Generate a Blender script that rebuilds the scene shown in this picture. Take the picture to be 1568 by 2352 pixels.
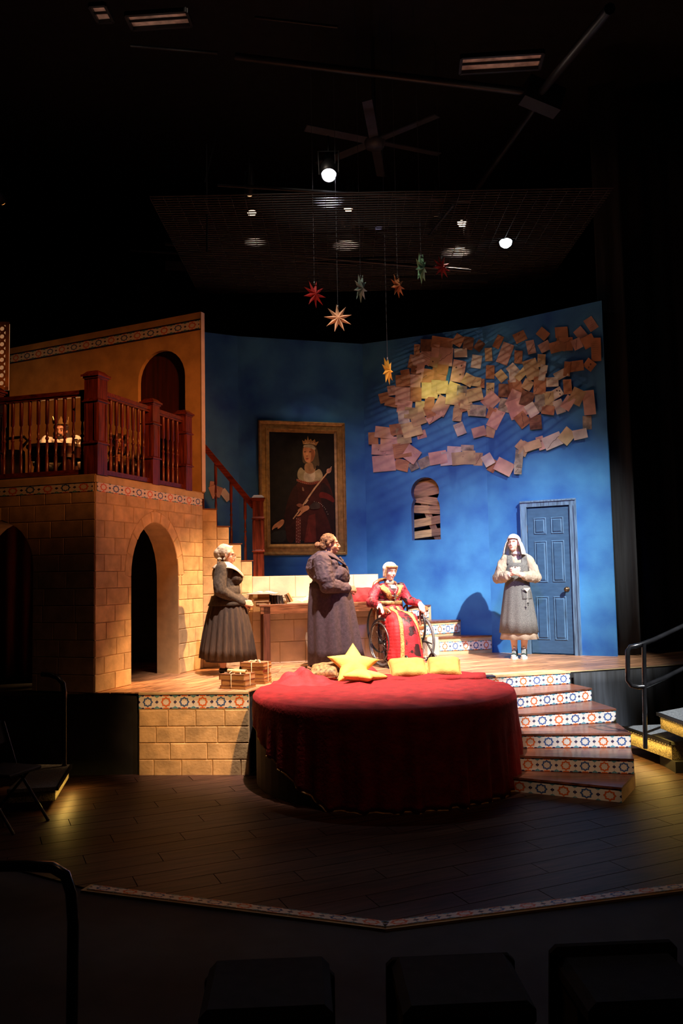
import bpy, bmesh, math, random
from mathutils import Vector, Matrix, Euler
from mathutils.bvhtree import BVHTree
random.seed(11)
PI = math.pi
for o in list(bpy.data.objects): bpy.data.objects.remove(o)
SC = bpy.context.scene
COL = SC.collection
R = math.radians

# ---------------------------------------------------------------- camera
W, H, FPX, CZ = 1568, 2352, 1900.0, 2.0
PIT, ROL = R(4.33), R(1.1)
cf = Vector((0, math.cos(PIT), math.sin(PIT)))
r0 = Vector((1, 0, 0)); u0 = r0.cross(cf)
cr = r0*math.cos(ROL) - u0*math.sin(ROL)
cu = u0*math.cos(ROL) + r0*math.sin(ROL)
cd = bpy.data.cameras.new('camera'); cam = bpy.data.objects.new('camera', cd); COL.objects.link(cam)
mw = Matrix((cr, cu, -cf)).transposed().to_4x4(); mw.translation = Vector((0, 0, CZ)); cam.matrix_world = mw
cd.sensor_fit = 'VERTICAL'; cd.sensor_height = 36.0; cd.lens = 36.0*FPX/H; cd.clip_start = .05; cd.clip_end = 100
SC.camera = cam

# ---------------------------------------------------------------- world, lights, exposure
wd = bpy.data.worlds.new('world'); SC.world = wd; wd.use_nodes = True
wd.node_tree.nodes['Background'].inputs[0].default_value = (.35, .45, .9, 1)
wd.node_tree.nodes['Background'].inputs[1].default_value = .0022
SC.view_settings.view_transform = 'Standard'; SC.view_settings.look = 'None'
SC.view_settings.exposure = 0; SC.view_settings.gamma = 1

def spot(name, loc, target, power, col, cone, blend=.5, size=.12):
    l = bpy.data.lights.new(name, 'SPOT'); l.energy = power; l.color = col; l.spot_size = R(cone)
    l.spot_blend = blend; l.shadow_soft_size = size
    o = bpy.data.objects.new(name, l); COL.objects.link(o); o.location = loc
    o.rotation_euler = (Vector(target)-Vector(loc)).to_track_quat('-Z', 'Y').to_euler()
    return o
# front-of-house spots (hung above the audience, out of frame)
spot('key_spot_right', (5.5, 4.4, 8.6), (2.0, 11.2, 1.45), 13500, (1, .93, .84), 26, 1, .06)
spot('stair_spot', (5.0, 3.6, 8.4), (2.65, 8.85, .50), 8000, (.92, .95, 1), 13, .6, .06)
spot('stair_low_spot', (3.4, 2.4, 7.6), (2.25, 8.0, .2), 750, (1, .62, .38), 11, .7, .06)
spot('key_spot_center', (.2, 7.5, 9.0), (.15, 9.75, .95), 11800, (1, .76, .62), 37, .85, .06)
spot('amber_top_spot', (2.6, 11.3, 6.35), (-1.45, 10.2, .95), 5000, (1, .50, .18), 28, .7, .06)
spot('amber_front_spot', (2.2, 2.6, 7.6), (-1.25, 8.9, .8), 4600, (1, .50, .18), 13, .6, .10)
spot('orange_spot_balcony', (2.6, 4.0, 6.2), (-2.9, 10.6, 3.6), 1700, (1, .30, .07), 30, 1, .2)
spot('balcony_fill_spot', (-1.2, 7.4, 7.2), (-3.2, 9.95, 3.9), 1300, (1, .55, .25), 15, .8, .04)  # extra fill over the stage, added to brighten the balcony figures
spot('portrait_spot', (1.8, 4.5, 7.4), (-.35, 12.3, 3.2), 1000, (1, .58, .26), 13, 1, .1)
spot('pink_wash_papers', (-.5, 2.5, 6.4), (1.7, 11.8, 3.8), 950, (1, .50, .36), 20, 1, .2)
spot('yellow_accent_papers', (3.0, 6.5, 6.4), (1.50, 12.25, 4.78), 1100, (.95, .88, .28), 7, .9, .03)
spot('star_spot', (-2.0, 7.3, 9.2), (.55, 10.3, 5.55), 520, (1, .80, .62), 30, .9, .02)
spot('blue_wash_wall', (.6, 3.6, 6.4), (1.6, 12, 2.2), 1250, (.13, .26, 1), 34, 1, .3)
spot('dim_floor_wash', (1.5, 4.2, 7.8), (0, 7.0, 0), 90, (1, .45, .22), 70, 1, .4)

# ---------------------------------------------------------------- helpers
def ray(x, y): return cf + cr*((x-W/2)/FPX) - cu*((y-H/2)/FPX)
def atz(x, y, z):                       # photo pixel -> point at height z
    d = ray(x, y); return Vector((0, 0, CZ)) + d*((z-CZ)/d.z)
def aty(x, y, Y):                       # photo pixel -> point at depth Y
    d = ray(x, y); return Vector((0, 0, CZ)) + d*(Y/d.y)
def onwall(x, y, a, b):                 # photo pixel -> point on the vertical plane through a, b
    n = Vector((b[1]-a[1], -(b[0]-a[0]), 0)); d = ray(x, y)
    return Vector((0, 0, CZ)) + d*(n.dot(Vector((a[0], a[1], 0)))/n.dot(Vector((d.x, d.y, 0))))
class Frame:                            # wall frame: X along, -Y out towards the viewer, Z up
    def __init__(s, a, b, z=0):
        s.a = Vector((a[0], a[1], z)); s.b = Vector((b[0], b[1], z)); v = s.b-s.a
        s.L = v.length; s.rz = math.atan2(v.y, v.x)
        s.m = Matrix.Translation(s.a) @ Matrix.Rotation(s.rz, 4, 'Z'); s.inv = s.m.inverted()
    def px(s, x, y):
        p = s.inv @ onwall(x, y, s.a, s.b); return (p.x, p.z)

def tag(o, label=None, cat=None, group=None, kind=None):
    if label: o['label'] = label
    if cat: o['category'] = cat
    if group: o['group'] = group
    if kind: o['kind'] = kind
    return o
def empty(name, loc=(0, 0, 0), rz=0, label=None, cat=None, group=None, kind=None):
    o = bpy.data.objects.new(name, None); COL.objects.link(o); o.empty_display_size = .1
    o.location = loc; o.rotation_euler = (0, 0, rz)
    return tag(o, label, cat, group, kind)
def link(name, me, parent=None, loc=None, rot=None, scale=None):
    o = bpy.data.objects.new(name, me); COL.objects.link(o); o.parent = parent
    if loc is not None: o.location = loc
    if rot is not None: o.rotation_euler = rot
    if scale is not None: o.scale = scale
    return o
def copy_tree(o, parent=None):
    c = o.copy(); COL.objects.link(c); c.parent = parent
    for ch in list(o.children): copy_tree(ch, c)
    return c

# ---- procedural materials
MT = {}
def mat(name, col, rough=.6, var=.12, scale=6, bump=0, metal=0, rnd=0, emis=0, stretch=None, col2=None, spec=.5, sheen=0, coat=0, detail=4, ramp=(.3, .7), bscale=None):
    if name in MT: return MT[name]
    m = bpy.data.materials.new(name); m.use_nodes = True; nt = m.node_tree; N = nt.nodes; Lk = nt.links
    b = N['Principled BSDF']
    b.inputs['Roughness'].default_value = rough; b.inputs['Metallic'].default_value = metal
    b.inputs['Specular IOR Level'].default_value = spec
    if sheen: b.inputs['Sheen Weight'].default_value = sheen; b.inputs['Sheen Roughness'].default_value = .4; b.inputs['Sheen Tint'].default_value = (*col, 1)
    if coat: b.inputs['Coat Weight'].default_value = coat; b.inputs['Coat Roughness'].default_value = .15
    tc = N.new('ShaderNodeTexCoord'); mp = N.new('ShaderNodeMapping'); Lk.new(tc.outputs['Object'], mp.inputs['Vector'])
    if stretch: mp.inputs['Scale'].default_value = stretch
    oi = N.new('ShaderNodeObjectInfo')
    mu = N.new('ShaderNodeVectorMath'); mu.operation = 'SCALE'; mu.inputs[0].default_value = (17, 31, 23)
    Lk.new(oi.outputs['Random'], mu.inputs['Scale'])
    if rnd: Lk.new(mu.outputs[0], mp.inputs['Location'])
    nz = N.new('ShaderNodeTexNoise'); nz.inputs['Scale'].default_value = scale; nz.inputs['Detail'].default_value = detail
    Lk.new(mp.outputs[0], nz.inputs['Vector'])
    rp = N.new('ShaderNodeValToRGB'); rp.color_ramp.elements[0].position = ramp[0]; rp.color_ramp.elements[1].position = ramp[1]
    lo = col2 if col2 else tuple(max(0, c*(1-2*var)) for c in col); hi = col if col2 else tuple(min(1, c*(1+var)) for c in col)
    rp.color_ramp.elements[0].color = (*lo, 1); rp.color_ramp.elements[1].color = (*hi, 1)
    Lk.new(nz.outputs['Fac'], rp.inputs['Fac']); out = rp.outputs['Color']
    if rnd:
        hs = N.new('ShaderNodeHueSaturation'); mr = N.new('ShaderNodeMapRange')
        mr.inputs['To Min'].default_value = 1-rnd; mr.inputs['To Max'].default_value = 1+rnd
        Lk.new(oi.outputs['Random'], mr.inputs['Value']); Lk.new(mr.outputs[0], hs.inputs['Value']); Lk.new(out, hs.inputs['Color']); out = hs.outputs['Color']
    Lk.new(out, b.inputs['Base Color'])
    if bump:
        n2 = N.new('ShaderNodeTexNoise'); n2.inputs['Scale'].default_value = bscale or scale*6; n2.inputs['Detail'].default_value = 3
        Lk.new(mp.outputs[0], n2.inputs['Vector'])
        bp = N.new('ShaderNodeBump'); bp.inputs['Strength'].default_value = bump; bp.inputs['Distance'].default_value = .01
        Lk.new(n2.outputs['Fac'], bp.inputs['Height']); Lk.new(bp.outputs[0], b.inputs['Normal'])
    if emis:
        b.inputs['Emission Color'].default_value = (*col, 1); b.inputs['Emission Strength'].default_value = emis
    MT[name] = m; return m

# ---- mesh building
class MB:
    def __init__(s): s.v = []; s.f = []; s.mi = []; s.sm = []; s.cur = 0
    def add(s, vs, fs, smooth=False, mi=None):
        n = len(s.v); s.v += [tuple(v) for v in vs]
        for f in fs: s.f.append([i+n for i in f]); s.mi.append(s.cur if mi is None else mi); s.sm.append(smooth)
    def box(s, c, d, rot=None, mi=None, taper=1):
        x, y, z = d[0]/2, d[1]/2, d[2]/2; vs = []
        for k in (-1, 1):
            t = 1 if k < 0 else taper
            for a, b in ((-1, -1), (1, -1), (1, 1), (-1, 1)): vs.append(Vector((a*x*t, b*y*t, k*z)))
        if rot is not None:
            m = rot if isinstance(rot, Matrix) else Euler(rot).to_matrix(); vs = [m @ v for v in vs]
        vs = [v+Vector(c) for v in vs]
        s.add(vs, [(0, 3, 2, 1), (4, 5, 6, 7), (0, 1, 5, 4), (1, 2, 6, 5), (2, 3, 7, 6), (3, 0, 4, 7)], mi=mi)
        return s
    def beam(s, p0, p1, w, h, mi=None, up=(0, 0, 1)):
        p0, p1 = Vector(p0), Vector(p1); d = p1-p0; L = d.length; d.normalize(); sd = d.cross(Vector(up))
        if sd.length < 1e-4: sd = d.cross(Vector((1, 0, 0)))
        sd.normalize(); u = sd.cross(d); m = Matrix((d, -sd, u)).transposed()
        return s.box((p0+p1)/2, (L, w, h), m, mi)
    def tube(s, pts, r, n=8, mi=None, caps=True, closed=False):
        pts = [Vector(p) for p in pts]; rs = r if isinstance(r, (list, tuple)) else [r]*len(pts); vs = []; fs = []
        up = None; K = len(pts)
        for i, p in enumerate(pts):
            if closed: d = pts[(i+1) % K]-pts[i-1]
            else: d = pts[min(i+1, K-1)]-pts[max(i-1, 0)]
            d.normalize()
            if up is None:
                a = Vector((0, 0, 1)) if abs(d.z) < .9 else Vector((1, 0, 0)); e1 = d.cross(a).normalized()
            else: e1 = (up - d*up.dot(d)).normalized()
            up = e1; e2 = d.cross(e1)
            for k in range(n):
                t = 2*PI*k/n; vs.append(p+(e1*math.cos(t)+e2*math.sin(t))*rs[i])
        for i in range(K if closed else K-1):
            j = (i+1) % K
            for k in range(n): fs.append((i*n+k, i*n+(k+1) % n, j*n+(k+1) % n, j*n+k))
        s.add(vs, fs, True, mi)
        if caps and not closed:
            s.add(vs[:n], [tuple(range(n))[::-1]], False, mi); s.add(vs[-n:], [tuple(range(n))], False, mi)
        return s
    def lathe(s, prof, n=12, c=(0, 0, 0), mi=None, m=None, ang=2*PI, sx=1, sy=1, smooth=True, cap=True):
        vs = []; fs = []; full = abs(ang-2*PI) < 1e-6; nn = n if full else n+1
        for (r, z) in prof:
            for k in range(nn):
                t = ang*k/n; v = Vector((r*math.cos(t)*sx, r*math.sin(t)*sy, z))
                if m: v = m @ v
                vs.append(v+Vector(c))
        for i in range(len(prof)-1):
            for k in range(n):
                k2 = (k+1) % nn
                fs.append((i*nn+k, i*nn+k2, (i+1)*nn+k2, (i+1)*nn+k))
        s.add(vs, fs, smooth, mi)
        if full and cap:
            if prof[0][0] > 1e-5: s.add(vs[:n], [tuple(range(n))[::-1]], False, mi)
            if prof[-1][0] > 1e-5: s.add(vs[-n:], [tuple(range(n))], False, mi)
        return s
    def sphere(s, c, r, n=10, mi=None, rot=None):
        rr = r if isinstance(r, (list, tuple)) else (r, r, r); prof = [(math.sin(PI*i/n), -math.cos(PI*i/n)) for i in range(n+1)]
        m = Matrix.Diagonal(rr); m = (rot.to_3x3() @ m) if rot is not None else m
        prof[0] = (1e-5, -1); prof[-1] = (1e-5, 1)
        return s.lathe(prof, int(n*1.4), c, mi, m)
    def prism(s, poly, z0, z1, mi=None, ax='z'):     # poly in plane, extruded along ax
        def P(a, b, z): return {'z': (a, b, z), 'y': (a, z, b), 'x': (z, a, b)}[ax]
        n = len(poly); vs = [P(a, b, z0) for a, b in poly]+[P(a, b, z1) for a, b in poly]
        fs = [tuple(range(n))[::-1], tuple(range(n, 2*n))]+[(i, (i+1) % n, n+(i+1) % n, n+i) for i in range(n)]
        s.add(vs, fs, mi=mi); return s
    def mesh(s, name, mats, bevel=0, fix=True):
        me = bpy.data.meshes.new(name); me.from_pydata(s.v, [], s.f)
        for m in (mats if isinstance(mats, (list, tuple)) else [mats]): me.materials.append(m)
        me.polygons.foreach_set('material_index', s.mi); me.polygons.foreach_set('use_smooth', s.sm)
        if fix or bevel:
            bm = bmesh.new(); bm.from_mesh(me)
            if bevel:
                bmesh.ops.bevel(bm, geom=list(bm.edges), offset=bevel, segments=1, affect='EDGES', clamp_overlap=True)
            bmesh.ops.recalc_face_normals(bm, faces=bm.faces); bm.to_mesh(me); bm.free()
        me.update(); return me
    def build(s, name, mats, parent=None, loc=None, rot=None, bevel=0, fix=True):
        return link(name, s.mesh(name, mats, bevel, fix), parent, loc, rot)
# ================================================================ MATERIALS
PZ = .84
BLACK = mat('black_paint', (.012, .012, .014), .75, .3)
DRAPE = mat('black_drape', (.016, .019, .022), .85, .4, 3, stretch=(6, 6, .3))
WOOD = mat('mahogany', (.16, .028, .012), .32, .35, 5, .05, stretch=(8, 8, .8), rnd=.15, coat=.3)
WOODH = mat('mahogany_rail', (.16, .028, .012), .28, .35, 5, .05, stretch=(1, 8, 8), coat=.4)
FLOORW = mat('stage_floor_wood', (.060, .026, .017), .5, .35, 4, .04, rnd=.15, spec=.3, stretch=(.8, 8, 8))
PLATW = mat('platform_floor_wood', (.48, .25, .13), .36, .35, 4, .05, rnd=.28, stretch=(.8, 8, 8))
TREADW = mat('tread_wood', (.20, .075, .045), .3, .35, 4, .04, stretch=(.8, 8, 8))
STONE = mat('painted_stone', (.66, .47, .27), .8, .16, 7, .15, rnd=.10, detail=8)
STONEB = mat('stone_joint_base', (.56, .39, .21), .85, .12, 5, .1)
OCHRE = mat('ochre_wall', (.62, .38, .14), .85, .14, 4, .1)
BLUE = mat('mottled_blue_paint', (.058, .28, .60), .75, .1, 1.6, .08, col2=(.014, .105, .40), detail=9, ramp=(.32, .68), bscale=60)
TWHITE = mat('tile_white', (.80, .76, .70), .45, .03, 5)
TORANGE = mat('tile_orange', (.72, .15, .03), .45, .06, 5)
TBLUE = mat('tile_blue', (.05, .12, .34), .45, .06, 5)
TNAVY = mat('tile_navy', (.02, .02, .10), .45, .06, 5)
TTEAL = mat('tile_teal', (.10, .32, .42), .45, .06, 5)
TANTR = mat('tan_edge_trim', (.58, .44, .24), .7, .15, 5)

# ================================================================ ROOM
def flat_floor():
    root = tag(MB().box((0, 9, -.05), (26, 30, .1)).build('floor', BLACK), 'dark brown wooden stage floor in front of the raised set', None, None, 'structure')
    return root
floor = flat_floor()
tag(MB().box((0, 9, 9.6), (26, 30, .2)).build('ceiling', BLACK), 'black theatre ceiling far above the stage', kind='structure')
tag(MB().box((0, 19, 4.7), (26, .2, 9.6)).build('wall_far', BLACK), 'black back wall behind the set', kind='structure')
tag(MB().box((-10, 9, 4.7), (.2, 30, 9.6)).build('wall_left', BLACK), 'black side wall left of the stage', kind='structure')
tag(MB().box((9.5, 9, 4.7), (.2, 30, 9.6)).build('wall_right', BLACK), 'black side wall right of the stage', kind='structure')

def clip(poly, a, b):                      # keep the left side of a->b
    out = []; n = len(poly)
    def sd(p): return (b[0]-a[0])*(p[1]-a[1])-(b[1]-a[1])*(p[0]-a[0])
    for i in range(n):
        p, q = poly[i], poly[(i+1) % n]; sp, sq = sd(p), sd(q)
        if sp >= 0: out.append(p)
        if sp*sq < 0:
            t = sp/(sp-sq); out.append((p[0]+(q[0]-p[0])*t, p[1]+(q[1]-p[1])*t))
    return out
def planks(parent, convex, ang, w, L, z, th, m, limit=290, gap=.003):
    c, s = math.cos(ang), math.sin(ang)
    xs = [p[0]*c+p[1]*s for p in convex]; ys = [-p[0]*s+p[1]*c for p in convex]; n = 0
    j = math.floor(min(ys)/w)
    while j*w < max(ys):
        x = math.floor(min(xs)/L)*L - ((j*7) % 5)*L/5
        while x < max(xs):
            q = [(x+gap, j*w+gap), (x+L-gap, j*w+gap), (x+L-gap, (j+1)*w-gap), (x+gap, (j+1)*w-gap)]
            q = [(a*c-b*s, a*s+b*c) for a, b in q]
            for i in range(len(convex)):
                q = clip(q, convex[i], convex[(i+1) % len(convex)])
                if len(q) < 3: break
            if len(q) >= 3 and n < limit:
                ar = abs(sum(q[i][0]*q[(i+1) % len(q)][1]-q[(i+1) % len(q)][0]*q[i][1] for i in range(len(q))))/2
                if ar > .004:
                    cx = sum(p[0] for p in q)/len(q); cy = sum(p[1] for p in q)/len(q)
                    loc = [((a-cx)*c+(b-cy)*s, -(a-cx)*s+(b-cy)*c) for a, b in q]
                    o = MB().prism(loc, -th, random.uniform(-.0005, .0005)).build('plank', m, parent, (cx, cy, z), (0, 0, ang)); n += 1
            x += L
        j += 1
    return n
AP = Vector((.201, 4.80)); FL = Vector((-1.72, 5.47)); FR = Vector((2.06, 5.27))
FLx = AP+(FL-AP)*1.0; FRx = AP+(FR-AP)*2.2
planks(floor, [(AP.x, AP.y+.06), (FRx.x, FRx.y+.06), (4.6, 6.5), (4.4, 10.0), (-3.6, 8.8), (-3.9, 6.9), (FLx.x, FLx.y+.06)], R(24), .2, 1.25, .012, .012, FLOORW)

# ---- tile motif
def star(cx, cz, r1, r2, n=8, sx=1, ph=0):
    return [(cx+sx*(r1 if k % 2 == 0 else r2)*math.sin(ph+PI*k/n), cz+(r1 if k % 2 == 0 else r2)*math.cos(ph+PI*k/n)) for k in range(2*n)]
def tile_mesh(name, starmat, capmat):
    b = MB(); w, h, t = .18, .13, .006
    b.box((0, -t/2, 0), (w-.0012, t, h-.0012), mi=0)
    def flat(poly, mi, y=-t-.0008): b.prism(poly, y, -t, mi, 'y')
    o = star(0, 0, .052, .041); i = star(0, 0, .036, .027); n = 16
    vs = [(a, -t-.001, c) for a, c in o]+[(a, -t-.001, c) for a, c in i]
    b.add(vs, [(k, (k+1) % n, n+(k+1) % n, n+k) for k in range(n)], mi=1)
    for s in (-1, 1):
        e = s*.0888
        flat([(e, .017), (e-s*.016, 0), (e, -.017)], 2)
        for v in (-1, 1):
            y1 = v*.0643
            flat([(e, v*.040), (e-s*.024, v*.057), (e-s*.024, y1), (e, y1)], 3)
            flat([(e-s*.026, y1-v*.009), (e-s*.026, y1), (e-s*.056, y1), (e-s*.050, y1-v*.009)], 2)
    for v in (-1, 1):
        flat([(-.031, v*.0643), (-.024, v*.054), (-.008, v*.056), (0, v*.050), (.008, v*.056), (.024, v*.054), (.031, v*.0643)], 4)
    return b.mesh(name, [TWHITE, starmat, TNAVY, TTEAL, capmat])
TILE = [tile_mesh('tile_orange_star', TORANGE, TORANGE), tile_mesh('tile_blue_star', TBLUE, TORANGE)]
def tile_row(parent, p0, p1, zc, h, period, start=0, off=.5, out=0, first=None):
    """row of tiles along p0->p1 (local xy of parent), facing the -normal side"""
    p0, p1 = Vector(p0), Vector(p1); v = p1-p0; L = v.length; d = v/L; rz = math.atan2(v.y, v.x)
    n = max(1, round(L/period)); per = L/n; nrm = Vector((d.y, -d.x))
    for k in range(n):
        q = p0+d*per*(k+.5)+nrm*out
        o = link('tile', TILE[(k+start) % 2], parent, (q.x, q.y, zc), (0, 0, rz), (per/.18, 1, h/.13))

# ---- stage front trim
for nm, a, b, lb in (('trim_1', FLx, AP, 'left run of the tiled border strip along the front edge of the stage floor'), ('trim_2', AP, FRx, 'right run of the tiled border strip along the front edge of the stage floor')):
    v = (b-a); L = v.length; rz = math.atan2(v.y, v.x); root = empty(nm, (a.x, a.y, 0), rz, lb, kind='structure')
    MB().box((L/2, .055, .007), (L, .11, .014)).build('backing_strip', TANTR, root)
    n = int(L/.2)
    for k in range(n):
        x = (k+.5)*.2 if nm == 'trim_2' else L-(k+.5)*.2
        link('tile', TILE[k % 2], root, (x, .055, .0145), (-PI/2, 0, 0), (1.1, 1, .075/.13))
# ================================================================ RAISED STAGE
A = Vector((-2.561, 8.575)); B = Vector((-1.805, 10.696))
BL = Vector((-2.106, 8.573)); BR = Vector((-.974, 8.49))
E1 = Vector((1.60, 9.34)); E2 = Vector((2.59, 9.637)); E3 = Vector((4.107, 10.158))
NB = Vector((-.80, 9.02))
ff = E3+(E3-E2)*1.3
stage = empty('raised_stage', (0, 0, 0), 0, 'waist-high wooden-floored raised stage that carries the whole painted set', 'stage')
body = [(-6.5, 8.62), (BL.x-.002, 8.60), (BL.x-.002, BL.y+.03), (BR.x, BR.y+.03), (NB.x, NB.y), (E1.x, E1.y), (E2.x, E2.y), (ff.x, ff.y), (6.2, 15.5), (-6.5, 15.5)]
MB().prism(body, 0, PZ-.012).build('platform_body', BLACK, stage)
cvx1 = [(-2.9, 8.63), (BL.x, BL.y+.0), (BR.x, BR.y+.0), (NB.x, NB.y), (NB.x+.001, 12), (-2.9, 12)]
planks(stage, cvx1, R(62), .14, 1.1, PZ, .012, PLATW, 120)
cvx2 = [(NB.x+.002, NB.y), (E1.x, E1.y), (E2.x, E2.y), (ff.x, ff.y), (6.1, 12.6), (NB.x+.002, 12.6)]
cvx2 = [(NB.x+.002, NB.y), (E1.x, E1.y), (E2.x, E2.y), (ff.x, ff.y), (5.5, 13), (NB.x+.002, 13)]
planks(stage, cvx2, R(22), .14, 1.1, PZ, .012, PLATW, 175)
# pale edge tape along the front right
tp = MB(); tp.beam((E1.x, E1.y-.004, PZ-.004), (E2.x, E2.y-.004, PZ-.004), .012, .02); tp.beam((E2.x, E2.y-.004, PZ-.004), (ff.x, ff.y-.004, PZ-.004), .006, .010)
tp.build('edge_tape', TANTR, stage)
# folded black drape along the right front
def drape(name, p0, p1, z0, z1, m, parent=None, amp=.02, wl=.16, seed=1, off=.03, **kw):
    p0, p1 = Vector(p0[:2]), Vector(p1[:2]); v = p1-p0; L = v.length; d = v/L; n = Vector((d.y, -d.x)); rnd = random.Random(seed)
    K = max(8, int(L/.03)); ph = [rnd.uniform(0, 6) for _ in range(4)]; vs = []; fs = []; J = 6
    for j in range(J+1):
        z = z1+(z0-z1)*j/J; a = amp*(.35+.65*j/J)
        for k in range(K+1):
            x = L*k/K; o = off+a*(math.sin(2*PI*x/wl+ph[0]+.5*math.sin(x*3+ph[1]))+.5*math.sin(2*PI*x/wl*.43+ph[2]))
            q = p0+d*x+n*o; vs.append((q.x, q.y, z))
    for j in range(J):
        for k in range(K): fs.append((j*(K+1)+k, j*(K+1)+k+1, (j+1)*(K+1)+k+1, (j+1)*(K+1)+k))
    b = MB(); b.add(vs, fs, True); o = b.build(name, m, parent, fix=False)
    md = o.modifiers.new('s', 'SOLIDIFY'); md.thickness = .006
    return o
drape('front_drape', E2+Vector((.02, 0)), ff, .01, PZ-.02, mat('stage_skirt_cloth', (.034, .040, .050), .8, .4, 3, stretch=(5, 5, .3)), stage, .012, .22, 3, .03)

# ---- block front with stones and tile band
blk = Frame(BL, BR, 0)
bs = empty('stone_block_front', (BL.x, BL.y, 0), blk.rz, 'ochre stone-block panel with a tiled band on the front of the raised stage', 'panel')
bs.location = (BL.x, BL.y, 0)
L = blk.L
MB().box((L/2, .02, PZ/2), (L, .04, PZ)).build('panel_board', STONEB, bs)
MB().box((L/2, -.004, PZ-.012), (L, .018, .022)).build('top_lip', TANTR, bs)
MB().box((L/2, -.002, PZ-.172), (L, .008, .008)).build('lower_lip', TANTR, bs)
for k in range(6):
    x = L*(k+.35)/6+.0; link('tile', TILE[1 if k % 2 == 0 else 0], bs, ((k+.5)*L/6, -.0, PZ-.099), (0, 0, 0), (L/6/.18, 1, 1.02))
def stone(parent, poly, y0=-.006, m=None, jit=.002, name='stone_block'):
    """one raised block: polygon in local XZ with chamfered edge"""
    cx = sum(p[0] for p in poly)/len(poly); cz = sum(p[1] for p in poly)/len(poly)
    y0 = y0-random.uniform(0, jit); n = len(poly); vs = []; ch = .006
    for (x, z) in poly: vs.append((x-cx, 0, z-cz))
    for (x, z) in poly: vs.append((x-cx, y0*.5, z-cz))
    for (x, z) in poly:
        dx, dz = cx-x, cz-z
        vs.append((x-cx+math.copysign(min(ch, abs(dx)*.5), dx), y0, z-cz+math.copysign(min(ch, abs(dz)*.5), dz)))
    fs = [tuple(range(2*n, 3*n))]
    for a in (0, 1):
        for i in range(n): fs.append((a*n+i, a*n+(i+1) % n, (a+1)*n+(i+1) % n, (a+1)*n+i))
    b = MB(); b.add(vs, fs)
    return b.build(name, m or STONE, parent, (cx, 0, cz))
def stone_rows(parent, x0, x1, z0, z1, rh, rw, holes=(), gap=.003, phase=0, top=None, m=None, jit=.002, seed=5):
    """courses of blocks in a rectangle; holes = list of fn(z)->(xa,xb) or None; top = fn(x)->z limit"""
    rnd = random.Random(seed); z = z0; r = 0
    while z < z1-.03:
        zt = min(z+rh, z1);  zt = z1 if z1-zt < .05 else zt
        cuts = [x0]; x = x0+(rw*.5 if (r+phase) % 2 else rw)*rnd.uniform(.85, 1.1)
        while x < x1-.08: cuts.append(x); x += rw*rnd.uniform(.8, 1.15)
        cuts.append(x1)
        for a, c in zip(cuts[:-1], cuts[1:]):
            ints = [(a, c)]
            segs = [(a, c, None)]
            polys = [[(a+gap, z+gap), (c-gap, z+gap), (c-gap, zt-gap), (a+gap, zt-gap)]]
            for h in holes:
                zs = [z+gap+(zt-z-2*gap)*i/5 for i in range(6)]; new = []
                for pl in polys:
                    xa0 = min(p[0] for p in pl); xb0 = max(p[0] for p in pl)
                    left = []; right = []; touch = False
                    for zz in zs:
                        hv = h(zz)
                        if hv and hv[1] > xa0 and hv[0] < xb0: touch = True
                        if hv is None: hv = (h.xc, h.xc)
                        left.append((min(max(hv[0], xa0), xb0), zz)); right.append((max(min(hv[1], xb0), xa0), zz))
                    if not touch: new.append(pl); continue
                    if max(p[0] for p in left) > xa0+.03:
                        q = [(xa0, zs[0])]+left+[(xa0, zs[-1])]; new.append(q)
                    if min(p[0] for p in right) < xb0-.03:
                        q = right+[(xb0, zs[-1]), (xb0, zs[0])]; new.append(q)
                polys = new
            for pl in polys:
                if top:
                    zl = top((a+c)/2)
                    if min(p[1] for p in pl) > zl-.02: continue
                    pl = [(p[0], min(p[1], zl)) for p in pl]
                q = [pl[0]]
                for p in pl[1:]:
                    if abs(p[0]-q[-1][0])+abs(p[1]-q[-1][1]) > .004: q.append(p)
                if len(q) >= 3: stone(parent, q, m=m, jit=jit)
        z = zt; r += 1
stone_rows(bs, 0, L, .0, PZ-.178, .165, .34, phase=1, seed=4, m=mat('ochre_block_stone', (.72, .50, .25), .8, .2, 6, .2, rnd=.08, detail=8))

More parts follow.
